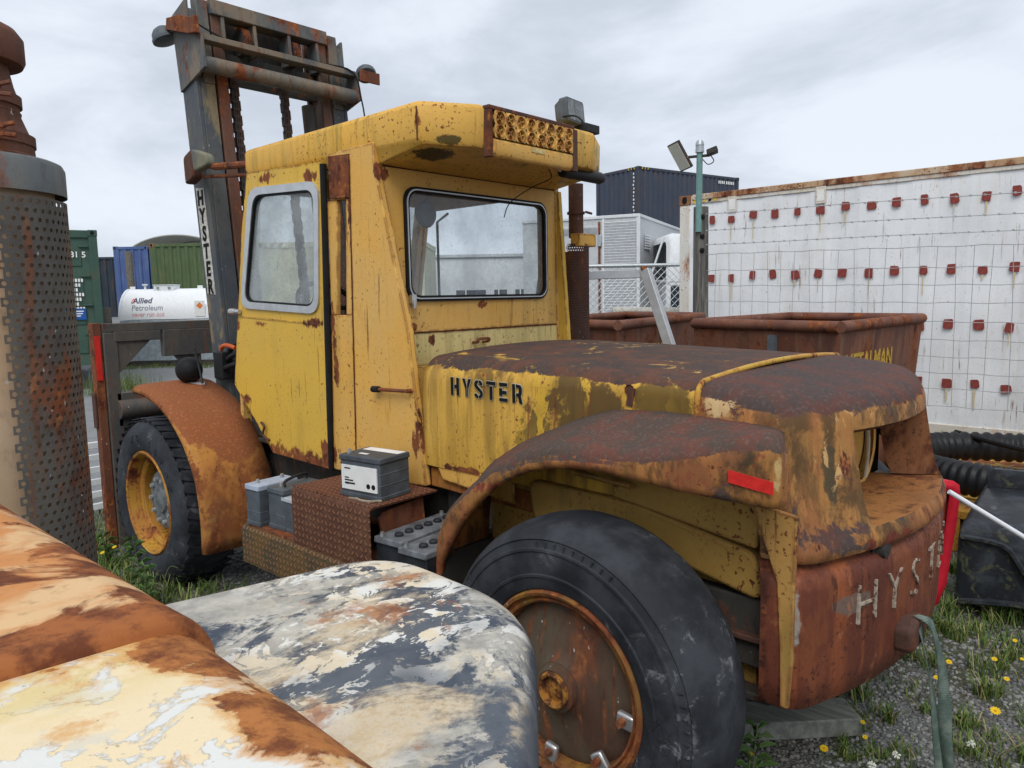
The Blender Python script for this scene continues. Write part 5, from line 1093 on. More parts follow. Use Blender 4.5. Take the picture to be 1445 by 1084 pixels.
for i in range(4):
    z0_ = GB+.25+i*.62; m = MB(); boxp(m, gp, gu, gb, .30, 1.15, .022, .05, z0_, z0_+.32); m.build('door_panel', GRF, gt, bevel=.012)
    m = MB(); boxp(m, gp, gu, gb, .16, .34, -.012, .03, z0_+.40, z0_+.44); m.build('door_hinge', GRF, gt, bevel=.006)
m = MB()
def gtext(s, size, a, z): q = gp+gu*a+gn*.004; lettering(m, s, size, (q.x, q.y, z), (-gu.x, -gu.y, 0), (0, 0, 1), .001, bold=.003)
gtext('081 5', .17, .60, GB+2.30); gtext('1', .17, .60, GB+2.09)
for k in range(7):
    q = gp+gu*.62+gn*.004
    for c0_ in range(6-(k % 3)): m.add([(q.x-gu.x*(c0_*.055+c_), q.y-gu.y*(c0_*.055+c_), GB+1.78-.10*k+d_) for c_, d_ in ((0, 0), (.036, 0), (.036, .07), (0, .07))], [(0, 1, 2, 3)])
m.build('door_markings', WHITE, gt, smooth=0)
m = MB(); q = gp+gu*.42+gn*.006
m.add([(q.x-gu.x*a, q.y-gu.y*a, z) for a, z in ((-.3, GB+.98), (.12, GB+.98), (.12, GB+1.22), (-.3, GB+1.22))], [(0, 1, 2, 3)]); sg = m.build('safety_plate', flat('blue_sign', (.02, .10, .36), .4), gt, smooth=0)
m = MB()
for a, b, z in ((-.28, .08, 1.15), (-.28, .06, 1.10), (-.28, .02, 1.05)): m.add([(q.x-gu.x*c+gn.x*.002, q.y-gu.y*c+gn.y*.002, GB+w) for c, w in ((a, z), (b, z), (b, z+.022), (a, z+.022))], [(0, 1, 2, 3)])
m.build('plate_text', WHITE, sg, smooth=0)
TOPB = 1.30
container('shipping_container', 'blue corrugated container on the bank behind the white tank', (11.25, 30.9), math.radians(-44), 1.30, 2.44, TOPB, 2.75, BLU, BLU, BLU, hazard=None)
t, u, v, p = container('shipping_container', 'blue container end with a hazard-striped rail, tucked beside the deep green container', (12.22, 29.95), math.radians(-20), 6.06, 2.44, TOPB, 2.72, BLU, BLU, CASTR, hazard=(WHITE, INK))
container('shipping_container', 'deep green corrugated container behind the mast, right of the blue ones', (11.05, 27.05), math.radians(-47), 3.0, 2.44, TOPB, 2.62, D2, D2, CASTR, hazard=None)
t, u, v, p = container('shipping_container', 'dark container with large white letters between the green door and the blue container', (11.5, 36.0), math.radians(-45), 6.06, 2.44, TOPB, 2.6, DKC, DKC, DKC)
m = MB(); lettering(m, 'M', 1.2, (*(p+u*.15-v*.01), 1.9+TOPB*.3), (u.x, u.y, 0), (0, 0, 1), .002, bold=.03); lettering(m, 'IMC', .45, (*(p+u*.12-v*.01), 1.65), (u.x, u.y, 0), (0, 0, 1), .002, bold=.01); m.build('side_letters', WHITE, t, smooth=0)
# cream container seen through the cab glass
CRM = cpaint('cream_container_paint', (.62, .62, .46), .82, .25, 11); 
cp0 = Vector((7.28, 13.05)); ca_ = math.atan2(10.55-13.05, 9.55-7.28)
t, u, v, p = container('shipping_container', 'cream container beyond the cab, seen through its side and rear windows', (cp0.x, cp0.y), ca_, 3.15, 2.2, .35, 2.6, CRM, CRM, CRM, depth=.012, hazard=(WHITE, flat('grey_green_stripe', (.25, .28, .2), .6)))
m = MB(); lettering(m, '86', .26, (*(p+u*2.72-v*.008), 2.16), (u.x, u.y, 0), (0, 0, 1), .001); lettering(m, '5 0', .24, (*(p+u*.98-v*.008), 2.18), (u.x, u.y, 0), (0, 0, 1), .001); m.build('side_numbers', flat('faded_ink', (.35, .36, .28), .6), t, smooth=0)
# white site cabin seen through the rear window
SC = thing('site_cabin', 'white site cabin with dark window band, seen through the rear cab window', 'cabin', (13.2, 12.0, 0)); cu = Vector((.70, -.71)).normalized(); cv = Vector((-cu.y, cu.x)); cp = Vector((11.9, 13.3))
m = MB(); boxp(m, cp, cu, cv, 0, 4.1, 0, 2.4, 0, 2.78); m.build('walls', flat('white_cabin', (.68, .70, .72), .5, .06), SC, bevel=.02)
m = MB(); boxp(m, cp, cu, cv, -.05, 4.15, -.05, 2.45, 2.78, 2.86); m.build('roof', flat('grey_cabin_roof', (.5, .52, .54), .5), SC, bevel=.01)
for a0, a1_ in ((.55, 1.25), (1.45, 1.75), (1.95, 2.3)):
    m = MB(); boxp(m, cp, cu, cv, a0, a1_, -.012, .01, 1.1, 2.02); wn_ = m.build('window', flat('dark_glass', (.03, .035, .045), .12, .1), SC); m = MB(); boxp(m, cp, cu, cv, a0+.3*(a1_-a0), a0+.3*(a1_-a0)+.03, -.03, -.012, 1.1, 2.02); m.build('mullion', WHITE, wn_)
# ---------------------------------------------------------------- white cabins and vehicle left of the white container
TB = thing('truck_box', 'white slatted truck body beside the charcoal stack, behind the chain-link gate', 'truck body', (12.0, 8.2, 0)); bp = Vector((12.22, 7.80)); bu = Vector((-.31, .95)).normalized(); bv = Vector((bu.y, -bu.x)); bv = bv if bv.x > 0 else -bv
WHT = flat('white_truck_panel', (.66, .68, .70), .42, .07); GRYW = flat('grey_truck_panel', (.50, .52, .53), .42, .08)
m = MB(); boxp(m, bp, bu, bv, 0, 2.4, 0, 4.2, .7, 3.33); m.build('box_body', GRYW, TB, bevel=.02)
m = MB(); boxp(m, bp, bu, bv, -.015, .05, -.015, .05, .7, 3.36); boxp(m, bp, bu, bv, .68, .73, -.015, .02, .7, 3.36); boxp(m, bp, bu, bv, .0, 2.4, -.02, .04, 3.30, 3.36); boxp(m, bp, bu, bv, -.02, .03, 0, 4.2, 3.30, 3.36); m.split('box_trim', WHT, TB, bevel=.008)
for i in range(44):
    z = .95+i*.052; m = MB(); q = bp+bu*.06; q2 = bp+bu*.67; nb = -bv
    m.add([(q.x+nb.x*.004, q.y+nb.y*.004, z), (q2.x+nb.x*.004, q2.y+nb.y*.004, z), (q2.x+nb.x*.028, q2.y+nb.y*.028, z+.034), (q.x+nb.x*.028, q.y+nb.y*.028, z+.034), (q.x+nb.x*.004, q.y+nb.y*.004, z+.044), (q2.x+nb.x*.004, q2.y+nb.y*.004, z+.044)], [(0, 1, 2, 3), (3, 2, 5, 4)]); m.build('slat', WHT, TB, smooth=0)
m = MB(); boxp(m, bp, bu, bv, .80, 1.6, -.012, .01, 2.2, 3.18); m.build('side_door', GRYW, TB, bevel=.01); m = MB(); boxp(m, bp, bu, bv, .76, .80, -.03, .0, .9, 3.25); m.build('door_post', RUST, TB, bevel=.006); m = MB(); boxp(m, bp, bu, bv, .73, .80, -.05, -.012, 2.78, 3.0); m.build('door_lock', GALV, TB, bevel=.008)
m = MB(); boxp(m, bp, bu, bv, .82, 1.55, -.02, -.012, 3.02, 3.14); m.build('sign_strip', flat('grey_strip', (.3, .32, .33), .5), TB)
for i in range(6): m = MB(); q = bp+bv*(.35); z = 2.72+i*.05; n_ = -bu; boxp(m, q+n_*.02, bv, bu, 0, .45, -.012, .0, z, z+.03); m.build('vent_louvre', WHT, TB)
VH = thing('white_truck', 'white lorry cab with wind deflector, between the slatted body and the white container', 'truck', (12.9, 6.9, 0)); vp = Vector((12.45, 7.35)); vu = Vector((.68, -.73)).normalized(); vv = Vector((.73, .68)).normalized()
m = MB(); rows = []
for a, zt in ((0, 2.82), (.04, 2.92), (.12, 2.98), (.4, 2.95), (.8, 2.72), (1.1, 2.4), (1.3, 2.2)): rows.append([(*(vp+vu*a+vv*b), z) for b, z in ((0, 2.05), (0, zt-.08), (.08, zt), (1.9, zt), (2.0, zt-.08), (2.0, 2.05))])
m.grid(rows); m.build('wind_deflector', WHT, VH, smooth=50)
m = MB(); boxp(m, vp, vu, vv, -.05, 2.0, 0, 2.0, .8, 1.36); boxp(m, vp, vu, vv, .0, .10, .0, 2.0, 1.36, 2.1); boxp(m, vp, vu, vv, 0, 2.0, 0, 2.0, 1.98, 2.12); m.build('cab_body', WHT, VH, bevel=.04, seg=3)
m = MB(); boxp(m, vp, vu, vv, .10, 1.9, .02, 1.9, 1.36, 1.98); m.build('cab_glass', flat('cab_dark_glass', (.03, .04, .05), .1, .1), VH)
m = MB(); m.tube([(*(vp+vu*(-.35)), 2.0), (*(vp+vu*(-.05)), 2.9)], .02, 6); m.build('aerial_stay', WHT, VH)
# dome shelter far left
DM = thing('arched_shelter', 'pale arched fabric shelter roof rising behind the blue and green containers', 'shelter', (17.5, 41.5, 0)); du = Vector((.72, -.69)).normalized(); dv = Vector((.69, .72)); dp = Vector((16.0, 42.8)); rows = []
for i in range(25):
    a = math.pi*i/24; rows.append([(*(dp+du*(2.9-2.9*math.cos(a))+dv*b), 3.85+1.62*math.sin(a)) for b in (0, 4, 8)])
m = MB(); m.grid(rows); m.build('fabric', flat('pale_fabric', (.66, .67, .58), .7, .08), DM, smooth=60)
for b in (0, 4, 8):
    m = MB(); m.tube([(*(dp+du*(2.9-2.92*math.cos(math.pi*i/24))+dv*(b-.05)), 3.85+1.62*math.sin(math.pi*i/24)) for i in range(25)], .05, 6); m.build('hoop', flat('hoop_grey', (.3, .3, .26), .6), DM)
m = MB(); boxp(m, dp, du, dv, 0, .1, 0, 8, 0, 3.9); boxp(m, dp, du, dv, 5.7, 5.8, 0, 8, 0, 3.9); m.split('side_wall', flat('shelter_wall', (.4, .42, .38), .7), DM)
# white fuel tank on its galvanised base
TK = thing('fuel_tank', 'white horizontal fuel tank lettered Allied Petroleum on a galvanised base, beyond the fork carriage', 'tank', (9.6, 22.3, 0)); tp = Vector((8.52, 23.30)); tu = Vector((10.05-8.80, 21.58-22.93)).normalized(); tv = Vector((-tu.y, tu.x)); tv = tv if tv.y > 0 else -tv
TL = 3.2; TWD = 1.6
TKW = flat('white_tank_paint', (.76, .78, .80), .35, .04)
m = MB(); rows = []
for i in range(33):
    a = math.pi*i/32; rows.append([(*(tp+tu*x+tv*(TWD/2-TWD/2*math.cos(a))), 1.38+.90*math.sin(a)) for x in (0, TL)])
m.grid(rows); n0 = [r[0] for r in rows]; n1 = [r[1] for r in rows]; m.add(n0, [tuple(range(33))]); m.add(n1, [tuple(range(33))]); m.build('tank_shell', TKW, TK, smooth=40)
m = MB(); rows = []
for i in range(33):
    a = math.pi*i/32; rows.append([(*(tp+tu*x+tv*(TWD/2-(TWD/2+d)*math.cos(a))), 1.38+(.90+d)*math.sin(a)) for x, d in ((-.03, .0), (-.03, .02), (.03, .02), (.03, 0))])
m.grid(rows); m.build('rim_flange', TKW, TK, smooth=40)
m = MB(); boxp(m, tp, tu, tv, .0, TL, -.02, TWD+.02, .16, 1.36); m.build('base_bund', flat('galvanised_spangle', (.40, .46, .50), .38, .16, .4, scale=9), TK, bevel=.01)
m = MB(); boxp(m, tp, tu, tv, -.45, TL+.4, -.1, .04, .02, .15); boxp(m, tp, tu, tv, -.4, TL+.4, TWD-.3, TWD-.1, .02, .15); m.split('skid', FRAME, TK)
m = MB(); boxp(m, tp, tu, tv, .82, 1.42, .50, .95, 2.2, 2.38); boxp(m, tp, tu, tv, .80, 1.44, .48, .97, 2.38, 2.40); hb_ = m.build('lid_box', TKW, TK, bevel=.01)
for a in (.92, 1.26): m = MB(); boxp(m, tp, tu, tv, a, a+.07, .47, .50, 2.28, 2.34); m.build('box_latch', GALV, hb_)
m = MB(); q = tp+tu*.48+tv*.7; m.tube([(q.x, q.y, 2.2), (q.x, q.y, 2.40)], .035, 10); m.tube([(q.x, q.y, 2.39), (q.x, q.y, 2.43)], .08, 10); m.build('vent_pipe', TKW, TK)
for a in (.02, 2.05): m = MB(); boxp(m, tp, tu, tv, a, a+.16, .70, .72, 2.18, 2.36); m.build('lifting_lug', TKW, TK, bevel=.01)
def tank_text(s, size, a, ang, mat, name, bold=.0):
    gv, gf = glyphs(s, size, .0, 'LEFT', bold); m = MB(); R_ = .80; vv = []
    for x, y, z in gv:
        th = ang+y/R_*1.0; q = tp+tu*(a+x)+tv*(TWD/2-(TWD/2+.006)*math.cos(th)); vv.append((q.x, q.y, 1.38+(.90+.006)*math.sin(th)))
    m.add(vv, gf); return m.build(name, mat, TK, smooth=0)
tank_text('Allied', .25, .34, .56, flat('navy_print', (.06, .07, .13), .5), 'brand_lettering', .006); tank_text('Petroleum', .22, .34, .30, flat('grey_print', (.20, .22, .28), .5), 'brand_lettering'); tank_text('never run out', .17, .36, .10, flat('pink_print', (.75, .30, .30), .5), 'slogan_lettering')
tank_text('/\\', .20, .30, .57, flat('red_print', (.65, .05, .05), .5), 'red_mark', .004)
m = MB(); q = tp+tu*2.22-tv*.012; m.add([(q.x+tu.x*a, q.y+tu.y*a, z) for a, z in ((0, 1.45), (.3, 1.45), (.3, 1.9), (0, 1.9))], [(0, 1, 2, 3)]); m.build('hazard_notice', WHITE, TK)
m = MB(); q = tp+tu*2.27-tv*.016; m.add([(q.x+tu.x*a, q.y+tu.y*a, z) for a, z in ((0, 1.76), (.1, 1.66), (.2, 1.76), (.1, 1.86))], [(0, 1, 2, 3)]); m.build('hazard_diamond', flat('orange_print', (.75, .22, .05), .5), TK, smooth=0)
# timber posts far left
WOOD = flat('weathered_timber', (.16, .145, .12), .85, .3, scale=25); WOODP = flat('bleached_timber', (.40, .39, .35), .85, .2, scale=25)
for (x, y, h, r, lb) in ((9.9, 25.9, 3.55, .12, 'tall dark timber post in front of the blue container'), (8.25, 23.6, 1.75, .16, 'short timber post beside the fuel tank end')):
    m = MB(); m.tube([(x, y, 0), (x+.01, y, h*.5), (x, y, h)], [r, r*.97, r*.95], 12); m.tube([(x, y, h-.02), (x, y, h+.0)], r*.9, 12); tag(m.build('fence_post', WOOD, None, base=(x, y, 0)), lb, 'post')
# ================================================================ fence along the white container
WIRE = flat('fence_wire', (.40, .415, .42), .5, .15, .2)
FN = thing('wire_fence', 'wire stock fence with barbed top strands in front of the white container', 'fence', (8.0, 3.0, 0))
lv = [(2.736, 2.681), (2.551, 2.50), (2.393, 2.354), (2.281, 2.23), (2.091, 2.034), (1.918, 1.874), (1.742, 1.707), (1.555, 1.530), (1.375, 1.36), (1.205, 1.20), (1.045, 1.05), (.89, .90), (.72, .73)]
ya, yb = 3.455, 1.14
zz_ = lambda l, y: l[0]+(l[1]-l[0])*(ya-y)/(ya-yb)
for k, l in enumerate(lv):
    m = MB(); ys = [4.28-i*.15 for i in range(38)]
    if k >= 3: m.tube([(8.0, y, zz_(l, y)+(.006*math.sin(i*1.9+k) if i % 1 == 0 else 0)) for i, y in enumerate(ys)], .0034, 4)
    else: m.tube([(8.0, 4.28-i*.4, zz_(l, 4.28-i*.4)-.004*math.sin(i)) for i in range(15)], .0034, 4)
    if k < 3:
        y = 4.2
        while y > -1.2: m.obox((8.0, y, zz_(l, y)), (0, 1, .3), (1, 0, 0), (0, -.3, 1), .010, .008, .008); y -= .115
    m.build('strand', WIRE, FN, smooth=0)
m0 = MB(); m0.tube([(0, 0, 0), (0, 0, -.55), (0, -.0, -1.56)], .0036, 4); me = None
for i in range(36):
    y = 4.22-.151*i; off = .03*math.sin(i*2.1); m = MB(); m.tube([(8.004, y, zz_(lv[3], y)), (8.004, y+off*.6, zz_(lv[6], y)), (8.004, y+off, .72)], .0028, 4); m.build('stay_wire', WIRE, FN, smooth=0)
n = NT('post_timber'); col = n.mix(n.mr(n.noise(1, 7, .65, n.sc((30, 30, 2.5))), .35, .68), (.075, .072, .066), (.20, .19, .17)); WPOST = n.done(col, .85, 0, n.bump(n.noise(1, 6, .7, n.sc((50, 50, 3))), .5, .006))
m = MB(); m.tube([(8.02, 4.26, 0), (8.02, 4.27, 1.4), (8.02, 4.28, 2.84)], [.095, .09, .085], 16); m.build('timber_post', WPOST, FN)
for z in (2.72, 2.50, 2.34): m = MB(); m.lathe([(0, .02), (.022, .015), (.03, 0)], 8, (7.945, 4.22, z), (-.8, -.5, 0)); m.build('insulator', INK, FN)
m = MB(); m.tube([(8.02, 0.0-2.2, 0), (8.02, -2.2, 2.8)], .09, 12); m.build('timber_post', WPOST, FN)
# chain-link gate with a bleached log behind the skips
CL = thing('chain_link_fence', 'grey chain-link fence panel in front of the slatted truck body', 'fence', (9.6, 6.2, 0)); a_ = Vector((9.25, 7.35)); b_ = Vector((10.9, 5.7)); uu = (b_-a_).normalized(); LL = (b_-a_).length
m = MB(); m.tube([(a_.x, a_.y, 2.3), (b_.x, b_.y, 2.3)], .028, 8); m.tube([(a_.x, a_.y, 0), (a_.x, a_.y, 2.3)], .028, 8); m.tube([(b_.x, b_.y, 0), (b_.x, b_.y, 2.3)], .028, 8); m.split('frame_tube', GALV, CL)
m = MB(); s_ = .11
for k in range(-22, int(LL/s_)+2):
    for d in (1, -1):
        x0 = k*s_ if d == 1 else k*s_+2.2; pts = []
        for i in range(0, 21):
            x = x0+d*i*.11
            if 0 <= x <= LL: pts.append((a_.x+uu.x*x, a_.y+uu.y*x, .1+i*.11))
        if len(pts) > 1: m.tube([pts[0], pts[-1]], .005, 3, False)
cm = m.build('mesh', GALV, CL, smooth=0); tag(cm, None, kind='stuff')
m = MB(); m.tube([(9.0, 6.2, 1.60), (9.5, 5.6, 1.585), (10.2, 4.85, 1.58)], [.075, .07, .065], 12); m.build('log_rail', WOODP, CL)
# floodlight pole
PG = flat('green_pole_paint', (.16, .30, .28), .5, .12)
LPG = thing('light_pole', 'green steel pole with two floodlights fixed to the timber fence post', 'light pole', (7.96, 4.29, 2.3))
m = MB(); m.tube([(7.93, 4.26, 2.55), (7.93, 4.255, 3.45)], .035, 12); m.build('pole', PG, LPG)
m = MB(); m.tube([(7.93, 4.255, 3.44), (7.93, 4.255, 3.52)], [.05, .045], 12); m.lathe([(0, .06), (.03, .055), (.045, .03), (.05, 0)], 14, (7.93, 4.255, 3.52), (0, 0, 1)); m.build('sensor', GALV, LPG)
fu = Vector((.5, -.6, -.15)); 
m = MB(); c0 = Vector((7.85, 4.46, 3.42)); nn = Vector((-.75, .15, -.45)).normalized(); uu_ = Vector((-.2, -.9, .2)); uu_ = (uu_-nn*uu_.dot(nn)).normalized(); vv_ = nn.cross(uu_); m.obox(c0, uu_, vv_, nn, .09, .17, .02); lmp = m.build('floodlight', FRAME, LPG, bevel=.008)
m = MB(); m.obox(c0+nn*.022, uu_, vv_, nn, .078, .155, .003); m.build('lamp_face', flat('lamp_face', (.62, .61, .52), .3, .05), lmp)
m = MB(); c1 = Vector((7.97, 4.12, 3.44)); m.obox(c1, (.4, -.8, .3), (.8, .4, 0), (-.1, .3, .9), .06, .09, .03); m.build('floodlight', FRAME, LPG, bevel=.008)
m = MB(); m.tube([(7.87, 4.42, 3.40), (7.96, 4.15, 3.40)], .016, 8); m.tube(smooth_path([(7.97, 4.14, 3.40), (7.97, 4.10, 3.33), (7.95, 4.16, 3.30), (7.94, 4.22, 3.36)], 5), .006, 6); m.build('cross_arm', FRAME, LPG)

# ================================================================ rusty skips
SKM = paint('skip_rust', (.15, .062, .04), (.10, .045, .035), patch=.52, patch_scale=3, streak=.6, streak_col=(.22, .13, .08), speck=.58, edge=.5, off=3.3, rough=.7, soft=.12, org=(.26, .11, .06)); SKR = steel('skip_rim', (.19, .085, .055), (.13, .055, .04), .5, 12, .7)
SKY_ = flat('worn_yellow_stencil', (.52, .33, .05), .7, .4, scale=50)
def skip(label, A, B, Cc, z, text_edges):
    """A near corner, B end of the left edge, Cc end of the right edge (rim, plan)"""
    A, B, Cc = Vector(A), Vector(B), Vector(Cc); D = B+Cc-A; cen = (A+D)/2
    t = thing('skip_bin', label, 'skip bin', (cen.x, cen.y, 0), 'rusty skip bins')
    ring_ = [A, Cc, D, B]; low = [cen+(q-cen)*.86 for q in ring_]
    for i in range(4):
        p0, p1 = ring_[i], ring_[(i+1) % 4]; l0, l1 = low[i], low[(i+1) % 4]; m = MB()
        m.add([(l0.x, l0.y, .12), (l1.x, l1.y, .12), (p1.x, p1.y, z-.02), (p0.x, p0.y, z-.02)], [(0, 1, 2, 3)]); m.build('side_plate', SKM, t, solid=.012, smooth=0)
        m = MB(); m.tube([(p0.x, p0.y, z), (p1.x, p1.y, z)], .042, 12); m.build('rim_tube', SKR, t)
    m = MB(); m.add([(q.x, q.y, .14) for q in low], [(0, 1, 2, 3)]); m.build('floor_plate', SKM, t, solid=.012)
    for q in low: m = MB(); m.box(q.x-.06, q.x+.06, q.y-.06, q.y+.06, 0, .13); m.build('foot', SKR, t)
    for (p0, p1, a, size) in text_edges:
        p0, p1 = Vector(p0), Vector(p1); u = (p1-p0).normalized(); L = (p1-p0).length; nn = Vector((u.y, -u.x)); nn = nn if nn.dot(p0-cen) > 0 else -nn
        m = MB(); sl = .07*(cen-p0).length/1.46; zt = z-.14-size; q = p0+u*a+nn*.006
        dn = (cen-(p0+p1)/2).normalized()*.14*((cen-(p0+p1)/2).length)/1.46
        lettering(m, 'METALMAN', size, (q.x+dn.x*.22, q.y+dn.y*.22, zt), (u.x, u.y, 0), (-dn.x, -dn.y, 1.46), .001, bold=.004, sx=.95); m.build('lettering', SKY_, t, smooth=0)
    return t
A = (5.27, 1.76); B_ = (5.62, 3.05); Cc = (7.12, 1.70)
s1 = skip('nearer rusty skip bin with tubular rim, right of the slanted grey leg', A, B_, Cc, 1.60, [(A, Cc, .12, .20)])
m = MB(); m.obox((5.385, 2.28, 1.44), (1, -.2, 0), (.2, 1, 0), (0, 0, 1), .02, .03, .09); m.build('patch_plate', GREYP, s1)
A2 = (5.07, 3.44); u2 = Vector((.975, .205)).normalized(); B2 = (5.55, 4.75); C2 = (A2[0]+u2.x*2.4, A2[1]+u2.y*2.4)
s2 = skip('farther rusty skip bin with yellow stencil letters, left of the nearer one', A2, B2, C2, 1.60, [(A2, C2, .30, .20)])
# aluminium frame leaning beside the skips
AF = thing('metal_frame', 'grey aluminium frame with a slanted leg in front of the farther skip bin', 'frame', (4.4, 2.3, 0)); AL2 = flat('grey_aluminium', (.50, .52, .54), .4, .08, .5)
m = MB()
def beam(m, a, b, w, h):
    a, b = Vector(a), Vector(b); d = b-a; ax_ = d.normalized(); sd_ = ax_.cross(Vector((0, 0, 1))).normalized(); m.obox((a+b)/2, ax_, sd_, ax_.cross(sd_), d.length/2, w/2, h/2)
beam(m, (3.80, 3.16, 1.975), (4.27, 2.665, 1.985), .06, .055); m.build('top_rail', AL2, AF, bevel=.003)
m = MB(); beam(m, (4.25, 2.665, 2.01), (4.40, 2.0, -.05+.05), .075, .06); m.build('slanted_leg', AL2, AF, bevel=.003)
m = MB(); beam(m, (3.82, 3.16, 2.0), (3.86, 3.6, .0), .07, .06); m.build('slanted_leg', AL2, AF, bevel=.003)
m = MB(); m.obox((4.225, 2.66, 2.018), (1, -1, 0), (1, 1, 0), (0, 0, 1), .02, .012, .012); m.build('weld', RUST, AF)

# ================================================================ right-hand clutter
YR = paint('rusty_yellow_plate', (.50, .30, .03), (.36, .19, .03), patch=.53, patch_scale=5, speck=.55, edge=.5, off=12)
YP = thing('yellow_pallet', 'rusty yellow steel pallet lying under the black hose', 'pallet', (7.0, 1.6, 0))
for i in range(5): m = MB(); m.box(5.85+.42*i, 6.21+.42*i, .2, 2.1, .24, .30); m.build('deck_plank', YR, YP, bevel=.006)
for y in (.3, 1.15, 2.0): m = MB(); m.box(5.85, 7.9, y-.05, y+.05, .0, .24); m.build('bearer', YR, YP, bevel=.006)
m = MB(); m.box(6.2, 7.8, 1.98, 2.10, .44, .52); m.box(6.25, 6.35, 1.98, 2.1, .30, .44); m.box(7.5, 7.6, 1.98, 2.1, .30, .44); m.split('side_rail', YR, YP, bevel=.006)
def onz(px, py, z):
    d = fw+rt*((px-722.5)/1050)-up*((py-542)/1050); return Vector((0, 0, 1.85))+d*((z-1.85)/d.z)
# corrugated duct hose lying in a bend
HP = smooth_path([(7.7, -.2, .50), (7.55, .55, .50), (7.42, 1.05, .50), (7.15, 1.50, .50), (6.75, 1.66, .49), (6.38, 1.56, .49), (6.12, 1.28, .49), (6.02, .90, .49), (6.0, .45, .49)], 26)
rad = [(.125 if (i % 4) in (0, 1) else .110) for i in range(len(HP))]
m = MB(); m.tube(HP, rad, 20); tag(m.build('corrugated_hose', flat('black_hose_plastic', (.016, .017, .019), .42, .2), None, base=(6.5, .9, 0), smooth=70), 'thick black corrugated hose lying in a bend on the yellow pallet', 'hose')
m = MB(); m.tube(smooth_path([(7.35, 1.45, .60), (7.1, 1.1, .58), (6.9, .7, .56), (6.7, .2, .54)], 5), .022, 8); tag(m.build('cable', RUBBER, None, base=(7, .8, 0)), 'thin black cable lying across the corrugated hose', 'cable')
# black plastic moulding
BPL = NT('scuffed_black_plastic'); n = BPL; up_ = n.up(.3, .8)
col = n.mix(n.mr(n.noise(5, 8, .7, None, .4), .45, .62), (.022, .025, .03), (.05, .058, .068)); col = n.mix(n.mul(n.mul(n.mr(n.noise(12, 8, .72, None, .8), .52, .62), n.m('SUBTRACT', 1.0, up_)), .8), col, (.10, .105, .06)); col = n.mix(n.mul(n.mul(n.mr(n.noise(9, 6, .6), .6, .7), up_), .4), col, (.2, .22, .25))
BPL = n.done(col, .36, 0, n.bump(n.noise(20, 6, .7), .25, .006))
BT = thing('plastic_moulding', 'big black plastic moulding with a dirty end face lying on the grass at the right edge', 'moulding', (5.1, .6, 0))
bo = Vector((4.68, .89)); be = Vector((.12, -.99)).normalized(); bd = Vector((.99, .04)).normalized()
def BW(a, b, z): q = bo+be*a+bd*b; return (q.x, q.y, z)
m = MB(); rows = []
for b, zt, zb in ((-.01, .44, .12), (0, .50, .06), (.02, .53, .03), (.06, .545, .02), (.5, .58, .02), (1.0, .60, .02)):
    s = {-.01: .06, 0: .02, .02: .005}.get(b, 0); L = []
    for a, z in [(s, zb), (s-.0, zb+.1), (s, zt-.08), (s+.012, zt-.03), (s+.05, zt), (.55, zt+.012), (1.15, zt+.012), (1.2, zt-.05), (1.2, zb)]: L.append(BW(a, b, z))
    rows.append(L)
m.grid(rows); m.f.append(tuple(range(9))); m.build('body', BPL, BT, smooth=40)
m = MB()
m.tube(smooth_path([BW(.02, -.02, .47), BW(.22, -.03, .455), BW(.30, -.035, .36), BW(.36, -.035, .25), BW(.37, -.035, .14)], 4), .016, 6)
m.tube(smooth_path([BW(.03, -.03, .10), BW(.2, -.04, .13), BW(.37, -.04, .14), BW(.5, -.04, .08)], 4), .018, 6); m.split('ridge', BPL, BT)
m = MB(); m.grid([[BW(.05, .72, .53), BW(.04, .80, .66), BW(.05, .84, .69), BW(.07, .90, .685)], [BW(.9, .72, .53), BW(.9, .80, .66), BW(.9, .84, .69), BW(.9, .90, .685)]]); m.grid([[BW(.05, .72, .51), BW(.04, .80, .66), BW(.05, .84, .69)], [BW(.06, 1.0, .51), BW(.06, 1.0, .64), BW(.06, 1.0, .67)]]); m.build('flange', BPL, BT, solid=.012, smooth=40)
# red moulding
RM = MB(); rd = Vector((.66, -.75)).normalized(); ro = Vector((4.25, .955)); prof = [(.02, .14), (.085, .19), (.125, .30), (.14, .46), (.16, .62), (.172, .78), (.165, .83), (.135, .85), (.0, .855)]
rows = []
for a, z in prof: q = ro+rd*a; rows.append([(q.x, q.y, z), (q.x+.03, q.y+.10, z-.0)])
RM.grid(rows); rows = []
for a, z in prof: q = ro+rd*a; q2 = ro+rd*max(a-.055, -.02); rows.append([(q.x, q.y, z), (q2.x, q2.y, min(z, .80))])
RM.grid(rows); tag(RM.build('red_moulding', REDPAINT, None, base=(4.3, .9, 0), solid=.008, smooth=40), 'bent red plastic moulding standing against the counterweight', 'moulding')
m = MB(); m.tube([(4.35, 1.0, .35), (4.42, .96, .80)], [.12, .09], 16); tag(m.build('red_drum', flat('faded_red', (.30, .06, .035), .55, .2), None, base=(4.4, 1, 0), bevel=.02), 'faded red drum behind the red moulding', 'drum')
m = MB(); m.tube([(4.13, .83, .845), (4.5, .36, .47)], .012, 10); tag(m.build('white_pole', flat('white_tube', (.75, .76, .80), .35, .05), None, base=(4.3, .6, 0)), 'thin white pole leaning across the black moulding', 'pole')
